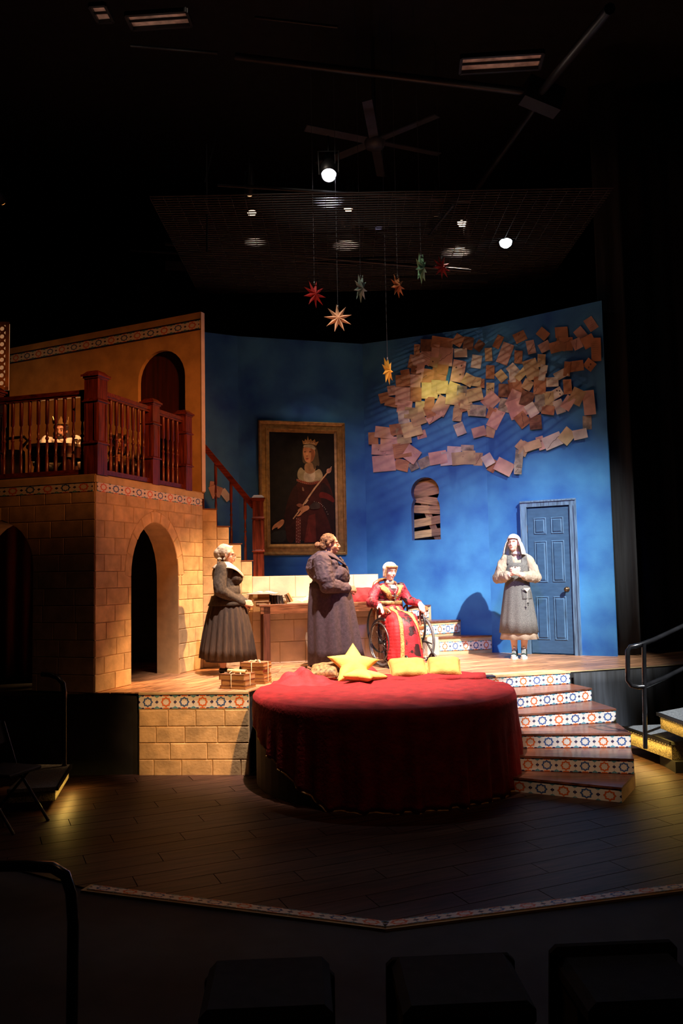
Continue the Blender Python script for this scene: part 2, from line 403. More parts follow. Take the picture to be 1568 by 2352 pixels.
# ================================================================ BUILDING, LEFT
BZ = 3.02                                            # top of the wall = balcony floor
def arch_hole(xc, hw, spring, z0):
    def h(z):
        if z < z0: return None
        if z <= spring: return (xc-hw, xc+hw)
        d = (z-spring)
        Rr = h.top-spring
        if d >= Rr: return None
        w = hw*math.sqrt(max(0, 1-(d/Rr)**2)); return (xc-w, xc+w)
    h.xc = xc; h.top = spring+hw; return h
def arch_wall(name, fr, L, z0, z1, hole, hw, xc, spring, top, th, m, lb, z_sill=None):
    """wall slab with an arched opening, local frame origin at fr.a"""
    root = tag(link(name, None), lb, None, None, 'structure') if False else empty(name, (fr.a.x, fr.a.y, 0), fr.rz, lb, kind='structure')
    n = 14; zs = z0 if z_sill is None else z_sill
    arc = [(xc-hw*math.cos(PI*i/n), spring+(top-spring)*math.sin(PI*i/n)) for i in range(n+1)]
    b = MB(); pts = [(xc-hw, zs)]+arc+[(xc+hw, zs)]
    # front & back faces as strips
    def face(y, flip):
        left = [(0, z0), (xc-hw, z0)]; 
        vs = []; fs = []
        def quad(p):
            k = len(vs); vs.extend([(x, y, z) for x, z in p]); fs.append(tuple(range(k, k+len(p))) if not flip else tuple(range(k, k+len(p)))[::-1])
        quad([(0, z0), (xc-hw, z0), (xc-hw, spring), (0, spring)]); quad([(xc+hw, z0), (L, z0), (L, spring), (xc+hw, spring)])
        if zs > z0: quad([(xc-hw, z0), (xc+hw, z0), (xc+hw, zs), (xc-hw, zs)])
        quad([(0, spring), (xc-hw, spring), (xc-hw, z1), (0, z1)]); quad([(xc+hw, spring), (L, spring), (L, z1), (xc+hw, z1)])
        for i in range(n): quad([arc[i], arc[i+1], (arc[i+1][0], z1), (arc[i][0], z1)])
        b.add(vs, fs)
    face(0, False); face(th, True)
    for i in range(len(pts)-1): b.add([(pts[i][0], 0, pts[i][1]), (pts[i+1][0], 0, pts[i+1][1]), (pts[i+1][0], th, pts[i+1][1]), (pts[i][0], th, pts[i][1])], [(0, 1, 2, 3)])
    if zs > z0: b.add([(xc-hw, 0, zs), (xc+hw, 0, zs), (xc+hw, th, zs), (xc-hw, th, zs)], [(0, 1, 2, 3)])
    b.add([(0, 0, z0), (0, th, z0), (0, th, z1), (0, 0, z1)], [(0, 1, 2, 3)]); b.add([(L, 0, z0), (L, th, z0), (L, th, z1), (L, 0, z1)], [(0, 1, 2, 3)])
    b.add([(0, 0, z1), (L, 0, z1), (L, th, z1), (0, th, z1)], [(0, 1, 2, 3)])
    b.build('wall_panel', m, root, fix=False)
    return root
fAB = Frame(A, B, 0)
xa, za = fAB.px(301, 1574); xb, zb = fAB.px(410, 1548); _, zt = fAB.px(355, 1200); xs_, zs_ = fAB.px(301, 1310)
xc, hw = (xa+xb)/2, (xb-xa)/2; spring = zt-hw*1.25
wallR = arch_wall('wall_building_right', fAB, fAB.L, PZ, BZ+.08, None, hw, xc, spring, zt, .30, STONEB, 'stone-block wall with a round-arched doorway beside the stairs')
# smooth ring of stones round the arch
rw_ = .13; hole = arch_hole(xc, hw+rw_, spring, PZ)
hole.top = zt+rw_
def hole2(z):
    if z <= spring: return (xc-hw-(.0 if z < spring-.9 else .0)-.004, xc+hw+.004)
    d = (z-spring); Rr = zt+rw_-spring
    if d >= Rr: return None
    w = (hw+rw_)*math.sqrt(1-(d/Rr)**2)
    return (xc-w, xc+w)
hole2.xc = xc
n = 9
for i in range(n):
    a0, a1 = PI*i/n+.012, PI*(i+1)/n-.012; pl = []
    for t in (a0, (a0+a1)/2, a1): pl.append((xc-(hw+.003)*math.cos(t), spring+(zt-spring+.003)*math.sin(t)))
    for t in (a1, (a0+a1)/2, a0): pl.append((xc-(hw+rw_-.004)*math.cos(t), spring+(zt-spring+rw_-.004)*math.sin(t)))
    stone(wallR, pl, name='arch_stone')
stone_rows(wallR, 0, fAB.L, PZ, BZ-.09, .178, .36, [hole2], seed=9)
MB().box((fAB.L/2, -.006, BZ+.03), (fAB.L+.01, .025, .07)).build('top_strip', TANTR, wallR)
tile_row(wallR, (.02, 0), (fAB.L-.02, 0), BZ-.05, .105, .225, 0, out=.004)
# left face
dAB = (B-A).normalized(); nL = Vector((-1.25, .42)).normalized()
A2 = A+nL*3.2
fL = Frame(A2, A, 0)
xcl, _ = fL.px(2, 1300); _, ztl = fL.px(2, 1200)
wallL = arch_wall('wall_building_left', fL, fL.L, PZ, BZ+.08, None, .42, xcl, ztl-.5, ztl, .30, STONEB, 'unlit stone-block wall with a round arch under the balcony')
h3 = arch_hole(xcl, .42, ztl-.5, PZ); h3.top = ztl+.004
def hole3(z):
    if z <= ztl-.5: return (xcl-.424, xcl+.424)
    d = z-(ztl-.5)
    if d >= .504: return None
    w = .424*math.sqrt(1-(d/.504)**2); return (xcl-w, xcl+w)
hole3.xc = xcl
stone_rows(wallL, fL.L-2.1, fL.L, PZ, BZ-.09, .178, .36, [hole3], seed=12)
MB().box((fL.L/2, -.006, BZ+.03), (fL.L+.01, .025, .07)).build('top_strip', TANTR, wallL)
tile_row(wallL, (.02, 0), (fL.L-.02, 0), BZ-.05, .105, .225, 1, out=.004)
# balcony slab and dark interior
U2 = Vector((-4.95, 12.25)); ub = Vector((B.x, B.y))
slab = MB().prism([(A.x+.03, A.y+.08), (B.x-.02, B.y), (U2.x-1.5, U2.y+1.2), (A2.x, A2.y+.05)], BZ+.0, BZ+.075)
tag(slab.build('balcony_floor', WOOD), 'dark wooden balcony deck on top of the stone building', kind='structure')
inn = MB(); inn.beam((-5.5, 11.6, 1.9), (-2.0, 11.5, 1.9), .05, 2.1)
tag(inn.build('wall_building_inner', BLACK), 'black masking wall inside the arches', kind='structure')
cur = tag(drape('red_curtain', (-4.7, 9.9), (-2.75, 9.9), PZ+.02, 2.9, mat('dark_red_curtain', (.10, .008, .006), .8, .3, 3, stretch=(6, 6, .4)), None, .05, .2, 5), 'dark red curtain hanging inside the left arch', 'curtain')

# upper ochre wall behind the balcony
ZT = 5.50
fU = Frame(U2, B, 0)
xau, _ = fU.px(317, 870); xbu, _ = fU.px(425, 870); _, ztu = fU.px(370, 805); _, zsu = fU.px(330, 868)
hwu = (xbu-xau)/2; xcu = (xau+xbu)/2
wallU = arch_wall('wall_upper', fU, fU.L, BZ+.08, ZT, None, hwu, xcu, ztu-hwu, ztu, .06, OCHRE, 'ochre plaster wall with a dark red arched doorway behind the balcony', z_sill=BZ+.09)
MB().box((fU.L+.004, .03, (BZ+.09+ZT)/2), (.008, .075, ZT-BZ-.1)).build('edge_board', mat('pale_edge_board', (.75, .62, .52), .7, .1, 4), wallU)
for zz in (ZT-.10, ZT-.235): MB().box((fU.L/2, -.006, zz), (fU.L, .012, .012)).build('band_line', TNAVY, wallU)
tile_row(wallU, (.02, 0), (fU.L-.02, 0), ZT-.168, .115, .225, 0, out=.004)
MB().box((xcu, .12, ztu-1.1), (hwu*2.3, .03, 2.6)).build('red_door_panel', mat('dark_red_door', (.06, .006, .005), .7, .3, 3, stretch=(8, 8, .5)), wallU)
MB().box((xcu, -.0, BZ+.12), (hwu*2, .08, .03)).build('door_sill', WOOD, wallU)
# left return wall with lattice
fRt = Frame((-4.62, 10.2), (-4.75, 12.1), 0)
# lattice screen, pierced board
lat = MB(); x0l, x1l, z0l, z1l = 0, .5, 0, .86
nx, nz = 5, 8; cw, chh = .1, .1075
for i in range(nx):
    for j in range(nz):
        cx_, cz_ = (i+.5)*cw, (j+.5)*chh; k = 8; ho = [(cx_+.030*math.cos(2*PI*(q+.5)/k), cz_+.032*math.sin(2*PI*(q+.5)/k)) for q in range(k)]
        sq = [(cx_+cw/2, cz_+chh*.2), (cx_+cw*.2, cz_+chh/2), (cx_-cw*.2, cz_+chh/2), (cx_-cw/2, cz_+chh*.2), (cx_-cw/2, cz_-chh*.2), (cx_-cw*.2, cz_-chh/2), (cx_+cw*.2, cz_-chh/2), (cx_+cw/2, cz_-chh*.2)]
        for y in (0, .015):
            lat.add([(a, y, c) for a, c in ho]+[(a, y, c) for a, c in sq], [(q, (q+1) % k, k+(q+1) % k, k+q) for q in range(k)])
        lat.add([(a, 0, c) for a, c in ho]+[(a, .015, c) for a, c in ho], [(q, (q+1) % k, k+(q+1) % k, k+q) for q in range(k)])
for (cx_, cz_, w_, h_) in ((.25, -.02, .58, .04), (.25, .88, .58, .04), (-.02, .43, .04, .94), (.52, .43, .04, .94)): lat.box((cx_, .007, cz_), (w_, .03, h_))
pl = aty(18, 884, 11.0)
ls = empty('lattice_screen', (pl.x-.55, pl.y, pl.z-.02), R(4), 'pierced wooden lattice screen glowing with light at the far left above the balcony', 'screen')
lat.build('lattice_board', mat('lattice_wood', (.45, .19, .06), .6, .2, 6), ls)
MB().box((.25, .07, .43), (.56, .01, .92)).build('lattice_glow_sheet', mat('lattice_glow_sheet', (1, .55, .25), .8, .1, 8, emis=.22), ls)  # glowing sheet added behind the lattice in place of real backlight

# ================================================================ BALUSTRADES
def baluster_mesh(h):
    p = [(.019, 0), (.019, h*.22), (.012, h*.235), (.019, h*.25), (.011, h*.27), (.020, h*.36), (.012, h*.45), (.020, h*.465), (.020, h*.485), (.011, h*.50), (.017, h*.56), (.010, h*.66), (.021, h*.68), (.021, h*.97), (.021, h)]
    return MB().lathe(p, 8).mesh('baluster', WOOD)
def newel(name, parent, x, y, z, h, w, rz=0):
    b = MB(); b.cur = 0
    root = MB().box((0, 0, h*.46), (w, w, h*.92)).build(name, WOOD, parent, (x, y, z), (0, 0, rz))
    for zz in (h*.30, h*.70):
        c = MB(); c.box((0, 0, zz), (w*1.22, w*1.22, h*.012)); c.box((0, 0, zz+h*.014), (w*1.12, w*1.12, h*.022), taper=.9)
        c.build('moulding', WOODH, root)
    c = MB(); c.box((0, 0, h*.925), (w*1.12, w*1.12, h*.02)); c.box((0, 0, h*.945), (w*1.32, w*1.32, h*.022)); c.box((0, 0, h*.972), (w*1.25, w*1.25, h*.04), taper=.6)
    c.build('cap', WOODH, root)
    for s in ((0, -1), (1, 0), (-1, 0)):
        for dx in (-.36, .36):
            p = MB(); q = (s[0]*w*.5+(dx*w if s[0] == 0 else 0), s[1]*w*.5+(dx*w if s[1] == 0 else 0), h*.5)
            p.box(q, (w*.16 if s[0] == 0 else w*.10, w*.10 if s[0] == 0 else w*.16, h*.36)); p.build('panel_strip', WOOD, root)
    return root
bal = empty('balcony_railing', (0, 0, 0), 0, 'dark red wooden balustrade with square newel posts round the balcony', 'railing')
BH = .80; BM = baluster_mesh(BH); RZ0 = BZ+.10
def rail_run(p0, p1, parent, step=.105, z=RZ0):
    p0, p1 = Vector(p0), Vector(p1); v = p1-p0; L_ = v.length; d = v/L_; rz = math.atan2(v.y, v.x)
    b = MB(); b.beam((p0.x, p0.y, z+.02), (p1.x, p1.y, z+.02), .07, .05); b.build('bottom_rail', WOODH, parent)
    b = MB(); b.beam((p0.x, p0.y, z+BH+.045), (p1.x, p1.y, z+BH+.045), .05, .03); b.beam((p0.x, p0.y, z+BH+.075), (p1.x, p1.y, z+BH+.075), .075, .045); b.build('handrail', WOODH, parent)
    n = max(1, int(L_/step)); 
    for k in range(n):
        q = p0+d*L_*(k+.5)/n; link('baluster', BM, parent, (q.x, q.y, z+.03), (0, 0, rz))
inset = Vector((-.085, .04))
c0 = A+dAB*.09+Vector((-.06, .03)); 
_t = fAB.px(357, 1100)[0]; _t3 = fAB.px(437, 1120)[0]
c1 = A+dAB*(_t)+Vector((-.06, .03)); c2 = A+dAB*(_t3-.05)+Vector((-.06, .03))
cl = A+nL*1.36+Vector((0, .05)); cl2 = A+nL*3.0+Vector((0, .05))
for i, (c, w_, hh) in enumerate(((c0, .17, 1.12), (c1, .15, 1.03), (c2, .15, 1.03), (cl, .17, 1.06))): newel('newel_post', bal, c.x, c.y, BZ+.075, hh, w_, fAB.rz)
rail_run(c0, c1, bal); rail_run(c1, c2, bal); rail_run(cl, c0, bal); rail_run(cl2, cl, bal)

# ================================================================ BLUE FLATS
F2p = Vector((2.14, 12.05)); RB = Vector((3.64, 11.158))
F1 = atz(832, 790, 5.60); F1p = Vector((F1.x, F1.y)); F0 = atz(545, 772, 5.60); F0p = Vector((F0.x, F0.y)); FE = atz(470, 760, 5.60); FEp = Vector((FE.x-.6, FE.y-.25))
def blue_flat(name, a, b, za, zb, lb, th=.05):
    fr = Frame(a, b, 0); L_ = fr.L
    bmx = MB(); bmx.add([(0, 0, PZ), (L_, 0, PZ), (L_, 0, zb), (0, 0, za), (0, th, PZ), (L_, th, PZ), (L_, th, zb), (0, th, za)],
                        [(0, 1, 2, 3), (7, 6, 5, 4), (3, 2, 6, 7), (0, 3, 7, 4), (1, 5, 6, 2)])
    o = bmx.build(name, BLUE, None, (a.x, a.y, 0), (0, 0, fr.rz))
    tag(o, lb, kind='structure'); return o, fr
wb0, fb0 = blue_flat('wall_back_left', FEp, F0p, 5.60, 5.60, 'narrow dark blue painted flat behind the stairs')
wb1, fb1 = blue_flat('wall_back', F0p, F1p, 5.60, 5.60, 'deep blue painted flat behind the framed portrait')
wr, fr_ = blue_flat('wall_blue_right', F2p, RB, 5.63, 5.70, 'bright blue painted flat with the panelled door')
# centre flat with the keyhole window
fc = Frame(F1p, F2p, 0)
xl, zbw = fc.px(946, 1241); xr, _ = fc.px(1012, 1241); xt, ztw = fc.px(976, 1096); _, zneck = fc.px(947, 1147)
wxc = (xl+xr)/2; wh = (xr-xl)/2; crr = (ztw-zneck)/1.0*.62+.0
Rk = wh*.98; zc_ = ztw-Rk
key = [(wxc-wh, zbw)]; zj = zneck
key += [(wxc-wh, zj-.14), (wxc-wh*.95, zj-.07), (wxc-wh*.80, zj)]
a0 = math.asin(max(-1, min(1, (zj-zc_)/Rk)))
n = 16
for i in range(n+1):
    t = PI-a0-(PI-2*a0)*i/n
    key.append((wxc+Rk*math.cos(t), zc_+Rk*math.sin(t)))
key += [(wxc+wh*.80, zj), (wxc+wh*.95, zj-.07), (wxc+wh, zj-.14), (wxc+wh, zbw)]
bmw = bmesh.new()
def polyflat():
    """front face of the centre flat: strips around the keyhole"""
    b = MB(); L_ = fc.L; zt0, zt1 = 5.60, 5.63; TH = .05
    for y, fl in ((0, 0), (TH, 1)):
        def q(p): b.add([(x, y, z) for x, z in p], [tuple(range(len(p)))])
        mid = len(key)//2; lk = key[:mid+1]; rk = key[mid:]
        q([(0, PZ), (L_, PZ), (L_, zbw), (0, zbw)])
        q([(0, ztw), (L_, ztw), (L_, zt1), (0, zt0)])
        for i in range(len(lk)-1): q([(0, lk[i][1]), lk[i], lk[i+1], (0, lk[i+1][1])])
        for i in range(len(rk)-1): q([rk[i], (L_, rk[i][1]), (L_, rk[i+1][1]), rk[i+1]])
    b.add([(0, 0, zt0), (L_, 0, zt1), (L_, TH, zt1), (0, TH, zt0)], [(0, 1, 2, 3)])
    return b
wc = tag(polyflat().build('wall_blue_center', BLUE, None, (F1p.x, F1p.y, 0), (0, 0, fc.rz), fix=False), 'blue painted flat with the boarded keyhole window and most of the papers', kind='structure')
win = empty('window_1', (F1p.x, F1p.y, 0), fc.rz, 'boarded-up keyhole-shaped window in the blue wall', kind='structure')
bw = MB()
kp = key+[key[0]]
for i in range(len(kp)-1):
    p, q_ = kp[i], kp[i+1]; bw.add([(p[0], -.001, p[1]), (q_[0], -.001, q_[1]), (q_[0], .14, q_[1]), (p[0], .14, p[1])], [(0, 1, 2, 3)])
bw.build('window_reveal', mat('window_reveal_paint', (.05, .10, .30), .8, .2, 4), win, fix=False)
MB().box((wxc, .5, (zbw+ztw)/2), (1.2, .01, 1.4)).build('dark_backing', BLACK, win)
PLK = mat('raw_plank', (.52, .34, .17), .7, .2, 5, .1, rnd=.12, stretch=(1, 10, 10))
hz = ztw-zbw
def wpl(x0, z0, x1, z1, w, y=.17): 
    b = MB(); b.beam((0, 0, 0), (x1-x0, 0, z1-z0), .018, w, up=(0, -1, 0)); 
    b = MB(); Lq = math.hypot(x1-x0, z1-z0); b.box((0, 0, 0), (Lq, .018, w)); b.build('plank', PLK, win, ((x0+x1)/2, y, (z0+z1)/2), (0, -math.atan2(z1-z0, x1-x0), 0))
def WZ(u, v):   # from zoomed photo crop (930..1030,1080..1260 @13.07) to wall coords
    return fc.px(930+u/13.07, 1080+v/13.07)
for (u0, v0, u1, v1, w_) in ((120, 500, 1060, 300, .125), (120, 760, 1060, 500, .12), (150, 800, 1000, 960, .12), (120, 1130, 1100, 1190, .12), (120, 1620, 1150, 1400, .12), (120, 1960, 1150, 1790, .11)):
    p = WZ(u0, v0); q_ = WZ(u1, v1); wpl(p[0]-.06, p[1], q_[0]+.06, q_[1], w_)
p = WZ(430, 880); q_ = WZ(1000, 2150); wpl(p[0], p[1], q_[0], q_[1]-.1, .10, .2)
p = WZ(300, 380); q_ = WZ(1000, 480); wpl(p[0], p[1]+.03, q_[0], q_[1]+.08, .12, .2)

# ---- door on the right flat
dl, dz0 = fr_.px(1222, 1503); dr, _ = fr_.px(1322, 1505); _, dz1 = fr_.px(1258, 1166)
dz1 = dz1; DH = dz1-PZ; DW = dr-dl
door = empty('door_1', (F2p.x, F2p.y, 0), fr_.rz, 'blue-grey six-panel door with a round brass knob', kind='structure')
DB = mat('door_blue_grey', (.045, .12, .24), .55, .15, 4, .04, stretch=(2, 2, 6), col2=(.03, .085, .18)); DF = mat('door_frame_blue', (.13, .24, .40), .55, .3, 5, .05, stretch=(12, 12, .8))
DS = mat('door_groove', (.02, .045, .10), .6, .2, 5); DHL = mat('door_bevel_highlight', (.065, .155, .29), .55, .2, 5)  # panel bevels get a lighter colour as a painted highlight
MB().box(((dl+dr)/2, -.012, PZ+DH/2+.01), (DW-.02, .024, DH-.02)).build('door_slab', DB, door)
for (x, w_) in ((dl-.045, .09), (dr+.045, .09)): 
    f_ = MB(); f_.box((x, -.022, PZ+DH/2+.01), (w_, .044, DH+.02)); f_.box((x+(.03 if x < dl else -.03)*-1, -.05, PZ+DH/2+.01), (.02, .014, DH+.02)); f_.build('door_frame', DF, door)
f_ = MB(); f_.box(((dl+dr)/2, -.022, PZ+DH+.065), (DW+.18, .044, .09)); f_.box(((dl+dr)/2, -.05, PZ+DH+.095), (DW+.18, .014, .02)); f_.build('door_frame', DF, door)
def dpanel(x0, x1, z0, z1):
    pn = MB(); y0 = -.026
    g = [(x0, z0), (x1, z0), (x1, z1), (x0, z1)]; i1 = .018; i2 = .034
    def rr(i, y): return [(x0+i, y, z0+i), (x1-i, y, z0+i), (x1-i, y, z1-i), (x0+i, y, z1-i)]
    pn.add(rr(-.006, -.0245)+rr(.006, -.034)+rr(i1, -.024)+rr(i2, -.036), [(0, 1, 5, 4), (1, 2, 6, 5), (2, 3, 7, 6), (3, 0, 4, 7), (4, 5, 9, 8), (5, 6, 10, 9), (6, 7, 11, 10), (7, 4, 8, 11), (8, 9, 13, 12), (9, 10, 14, 13), (10, 11, 15, 14), (11, 8, 12, 15), (12, 13, 14, 15)])
    pn.build('door_panel', DHL, door, fix=False)
    MB().box(((x0+x1)/2, -.0365, (z0+z1)/2), (x1-x0-2*i2+.002, .002, z1-z0-2*i2+.002)).build('panel_field', DB, door)
px_ = [(dl+DW*.16, dl+DW*.44), (dl+DW*.56, dl+DW*.84)]
for (z0, z1) in ((.10, .39), (.49, .77), (.82, .93)):
    for (x0, x1) in px_: dpanel(x0, x1, PZ+DH*z0, PZ+DH*z1)
kb = MB(); kx = dr-.075; kz = PZ+DH*.44
mk = Matrix.Translation((kx, -.024, kz)) @ Matrix.Rotation(R(90), 4, 'X')
kb.lathe([(.036, 0), (.036, .006), (.014, .01), (.014, .035), (.028, .045), (.032, .06), (.024, .074), (.0001, .078)], 14, m=mk)
kb.build('door_knob', mat('aged_brass', (.22, .15, .09), .35, .2, 8, metal=.9), door)
for hzv in (.86, .12): MB().box((dl-.004, -.03, PZ+DH*hzv), (.018, .016, .09)).build('hinge', mat('steel_grey', (.35, .35, .36), .4, .1, 8, metal=.8), door)

# black drapes at stage right
for i, (x0, y0, x1, y1, zt_, sd) in enumerate(((3.66, 11.4, 4.0, 11.25, 8.9, 2), (4.0, 12.3, 6.5, 11.6, 8.9, 3))):
    tag(drape('black_drape', (x0, y0), (x1, y1), PZ+.01, zt_, DRAPE, None, .02 if i == 0 else .05, .3, sd), ['narrow charcoal drape hanging right beside the blue flat', 'wide black drape hanging at the right side of the stage'][i], 'drape')

# ================================================================ STAIRS BEHIND THE DESK
S1 = atz(581, 1527, PZ); S1 = Vector((S1.x, S1.y)); fS = Frame(B, S1, 0)
st = empty('staircase', (B.x, B.y, 0), fS.rz, 'stone-clad staircase climbing leftwards from the landing to the balcony', 'stairs')
steps_px = [(467, 497, 1170), (497, 525, 1210), (525, 553, 1250), (553, 581, 1289)]
LZ = 2.0
prof = []
for a_, b_, y_ in steps_px:
    xa_, z_ = fS.px(a_, y_); xb_, _ = fS.px(b_, y_); prof.append((xa_, xb_, z_))
prof[0] = (0.0, prof[0][1], prof[0][2]); prof[-1] = (prof[-1][0], fS.L, prof[-1][2])
sb = MB()
for (a_, b_, z_) in prof: sb.box(((a_+b_)/2, .45, (PZ+z_)/2), (b_-a_, .9, z_-PZ))
sb.build('stair_body', STONEB, st)
tb = MB()
for (a_, b_, z_) in prof: MB().box(((a_+b_)/2+.008, .45, z_+.006), (b_-a_+.016, .92, .012)).build('tread', TREADW, st)
def top_s(x):
    for (a_, b_, z_) in prof:
        if a_ <= x <= b_: return z_-.004
    return prof[-1][2]-.004
pz_ = PZ
for (a_, b_, z_), k in zip(prof, range(9)):
    stone_rows(st, a_, b_, PZ, z_-.004, .235, .30 if b_-a_ > .32 else .6, phase=k, seed=20+k)
# low wall + landing
S2 = aty(872, 1500, 11.45); S2 = Vector((S2.x, S2.y)); fLW = Frame(S1, S2, 0)
lw = empty('wall_landing', (S1.x, S1.y, 0), fLW.rz, 'pale stone-block low wall behind the writing table', kind='structure')
MB().box((fLW.L/2, .05, (PZ+LZ)/2), (fLW.L, .10, LZ-PZ)).build('wall_panel', STONEB, lw)
PST = mat('pale_stone', (.74, .58, .44), .8, .10, 5, .1, rnd=.06, detail=7)
stone_rows(lw, 0, fLW.L, PZ, LZ-.004, .29, .42, seed=31, m=PST)
MB().prism([(0, .1), (fLW.L, .1), (fLW.L+.1, .9), (0, 1.2)], LZ-.05, LZ-.002).build('landing_floor', TREADW, lw)

# steps down to the right of the landing
rs = empty('landing_steps', (0, 0, 0), 0, 'short flight of tiled steps leading down from the landing behind the wheelchair', 'stairs')
def pt(x, y, z): v = atz(x, y, z); return Vector((v.x, v.y))
sL1 = pt(1008, 1504, PZ); sR1 = Vector((2.145, 12.035))
z1_, z2_, z3_, z4_, z5_ = 1.09, 1.31, 1.53, 1.75, LZ-.004
sL2 = pt(960, 1465, z1_); sR2 = pt(1057, 1458, z1_)
sL3 = pt(935, 1429, z2_); sR3 = pt(985, 1424, z2_)
def step_block(parent, pL, pR, z0, z1, back, nm='step', tiles=True, per=.19):
    """one step: riser from pL to pR, footprint closed by the back points"""
    root = MB().prism([tuple(pL), tuple(pR)]+[tuple(b) for b in back], z0, z1-.02).build(nm, TANTR, parent)
    d = (pR-pL).normalized(); n_ = Vector((d.y, -d.x))*.018
    MB().prism([tuple(pL+n_), tuple(pR+n_)]+[tuple(b) for b in back], z1-.02, z1).build('tread', TREADW, root)
    if tiles: tile_row(root, pL+d*.01, pR-d*.01, z0+(z1-z0-.02)/2, min(.13, z1-z0-.03), per, out=.001)
    return root
wq = F1p+(F2p-F1p)*.12
def onc(p): t = (p-F1p).dot((F2p-F1p).normalized()); return F1p+(F2p-F1p).normalized()*t
step_block(rs, sL1, sR1-Vector((.02, .02)), PZ, z1_, [onc(sR1)-Vector((.02, .02)), onc(sL1+Vector((-.25, .3)))-Vector((0, .02))], tiles=True, per=.165)
sR2w = onc(sR2)-Vector((0, .02)); sR3w = onc(sR3)-Vector((0, .02))
step_block(rs, sL2, sR2, z1_, z2_, [onc(sR2)-Vector((0, .02)), onc(sL2)-Vector((0, .02))], per=.165)
step_block(rs, sL3, sR3, z2_, z3_, [onc(sR3)-Vector((0, .02)), onc(sL3)-Vector((0, .02))], per=.165)
sL4 = pt(872, 1400, z3_)+Vector((0, .0)); sR4 = sL4+Vector((.30, .12))
MB().prism([tuple(sL1+Vector((-.16, .02))), tuple(sL1), tuple(onc(sL1)), tuple(onc(sL1)-Vector((.5, .2)))], PZ, z1_-.001).build('step_core', PST, rs)

# stair newel, rail and balusters
sr = empty('stair_railing', (0, 0, 0), 0, 'dark red stair handrail running down to a tall square newel post', 'railing')
nb = Vector(((fS.m @ Vector((fS.L+.13, .09, 0))).x, (fS.m @ Vector((fS.L+.13, .09, 0))).y))
newel('newel_post', sr, nb.x, nb.y, LZ, 1.10, .145, fS.rz*.2)
nt = aty(470, 1165, nb.y+.25); 
n2 = newel('newel_post', sr, nt.x-.04, nb.y+.0, prof[0][2], 1.12, .15, fS.rz*.3)
hr = MB(); hr.beam((nb.x-.05, nb.y, LZ+.93), (nt.x+.03, nb.y, prof[0][2]+.90), .06, .075); hr.build('handrail', WOODH, sr)
for px__, k in ((563, 3), (531, 2), (496, 1)):
    zt_ = prof[k][2]; q_ = aty(px__, 1200, nb.y); t = (q_.x-(nb.x-.05))/((nt.x+.03)-(nb.x-.05)); hz_ = LZ+.93+t*(prof[0][2]+.90-LZ-.93)-.04
    link('baluster', baluster_mesh(hz_-zt_), sr, (q_.x, nb.y, zt_))

# ================================================================ FRONT STAIR
fs = empty('front_stair', (0, 0, 0), 0, 'six-tread stair with star-tiled risers curving down from the stage at right', 'stairs')
RZ = PZ/6
zz = [PZ-RZ*k for k in range(7)]
tops = [  # (left px, right px) of the riser's top edge, and tread top height
    ((1121, 1553), (1308, 1542)), ((1178, 1597), (1357, 1580)), ((1186, 1640), (1413, 1627)),
    ((1196, 1685), (1448, 1683)), ((1190, 1735), (1455, 1742)), ((1168, 1783), (1428, 1808))]
PT = [(pt(*a, zz[i]), pt(*b, zz[i])) for i, (a, b) in enumerate(tops)]
c0_ = Vector((E1.x+.0, E1.y+.1)); c1_ = Vector((E2.x, E2.y+.02))
for i, (l, r) in enumerate(PT):
    back = [] 
    if i == 0: back = [r+Vector((-.1, .2)), l+Vector((0, .25))]
    else:
        pl_, pr_ = PT[i-1]; back = [pr_+Vector((.0, .03)), pl_+Vector((-.02, .05))]
        if i == 5:
            ch_ = pt(1458, 1775, zz[5]); back = [ch_, ch_+Vector((.02, .35))]+[pl_+Vector((-.05, .1))]
    z0 = 0 if i else zz[1]-.3
    st_ = MB().prism([tuple(l), tuple(r)]+[tuple(b) for b in back], 0.001, zz[i]-.018).build('step', TANTR if i != 5 else mat('step_ochre', (.55, .36, .16), .7, .2, 5), fs)
    d = (r-l).normalized(); n_ = Vector((d.y, -d.x))*.014
    MB().prism([tuple(l+n_), tuple(r+n_)]+[tuple(b) for b in back], zz[i]-.018, zz[i]).build('tread', TREADW if i else TANTR, st_)
    tile_row(st_, l, r-d*.004, zz[i]-.018-(RZ-.018)/2, RZ-.024, .182, start=1 if i in (1,) else 0, out=.001)
# black side wall under the stair's right side is the stage drape

# ================================================================ ROUND THRUST WITH VELVET
DC = Vector((.385, 8.37)); DR = 1.27
ds = tag(MB().prism([tuple(DC+Vector((math.cos(t), math.sin(t)))*DR) for t in [R(-205+230*i/40) for i in range(41)]]+[(1.50, 9.25), (NB.x-.02, NB.y)], 0.0, PZ-.002).build('round_thrust', mat('thrust_black', (.010, .010, .010), .7, .3)), 'black-sided round platform bulging out of the stage under the red velvet', 'platform')
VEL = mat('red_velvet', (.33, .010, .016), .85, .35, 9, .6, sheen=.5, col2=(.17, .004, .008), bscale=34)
def drum_pt(t, r): return (DC.x+r*math.cos(t), DC.y+r*math.sin(t))
vs = []; fcs = []
NT = 150; t0_, t1_ = R(-192), R(2)
def hem(t):       # height of the hem at angle t
    a = math.degrees(t)
    if a < -113: 
        u = (a+192)/(192-113)
        return PZ*(1-max(0, u)**1.15)+.0
    if a > -18: u = (a+18)/20; return .02+.45*max(0, u)**1.0
    return .015
nr, nh = 26, 16; rows = []
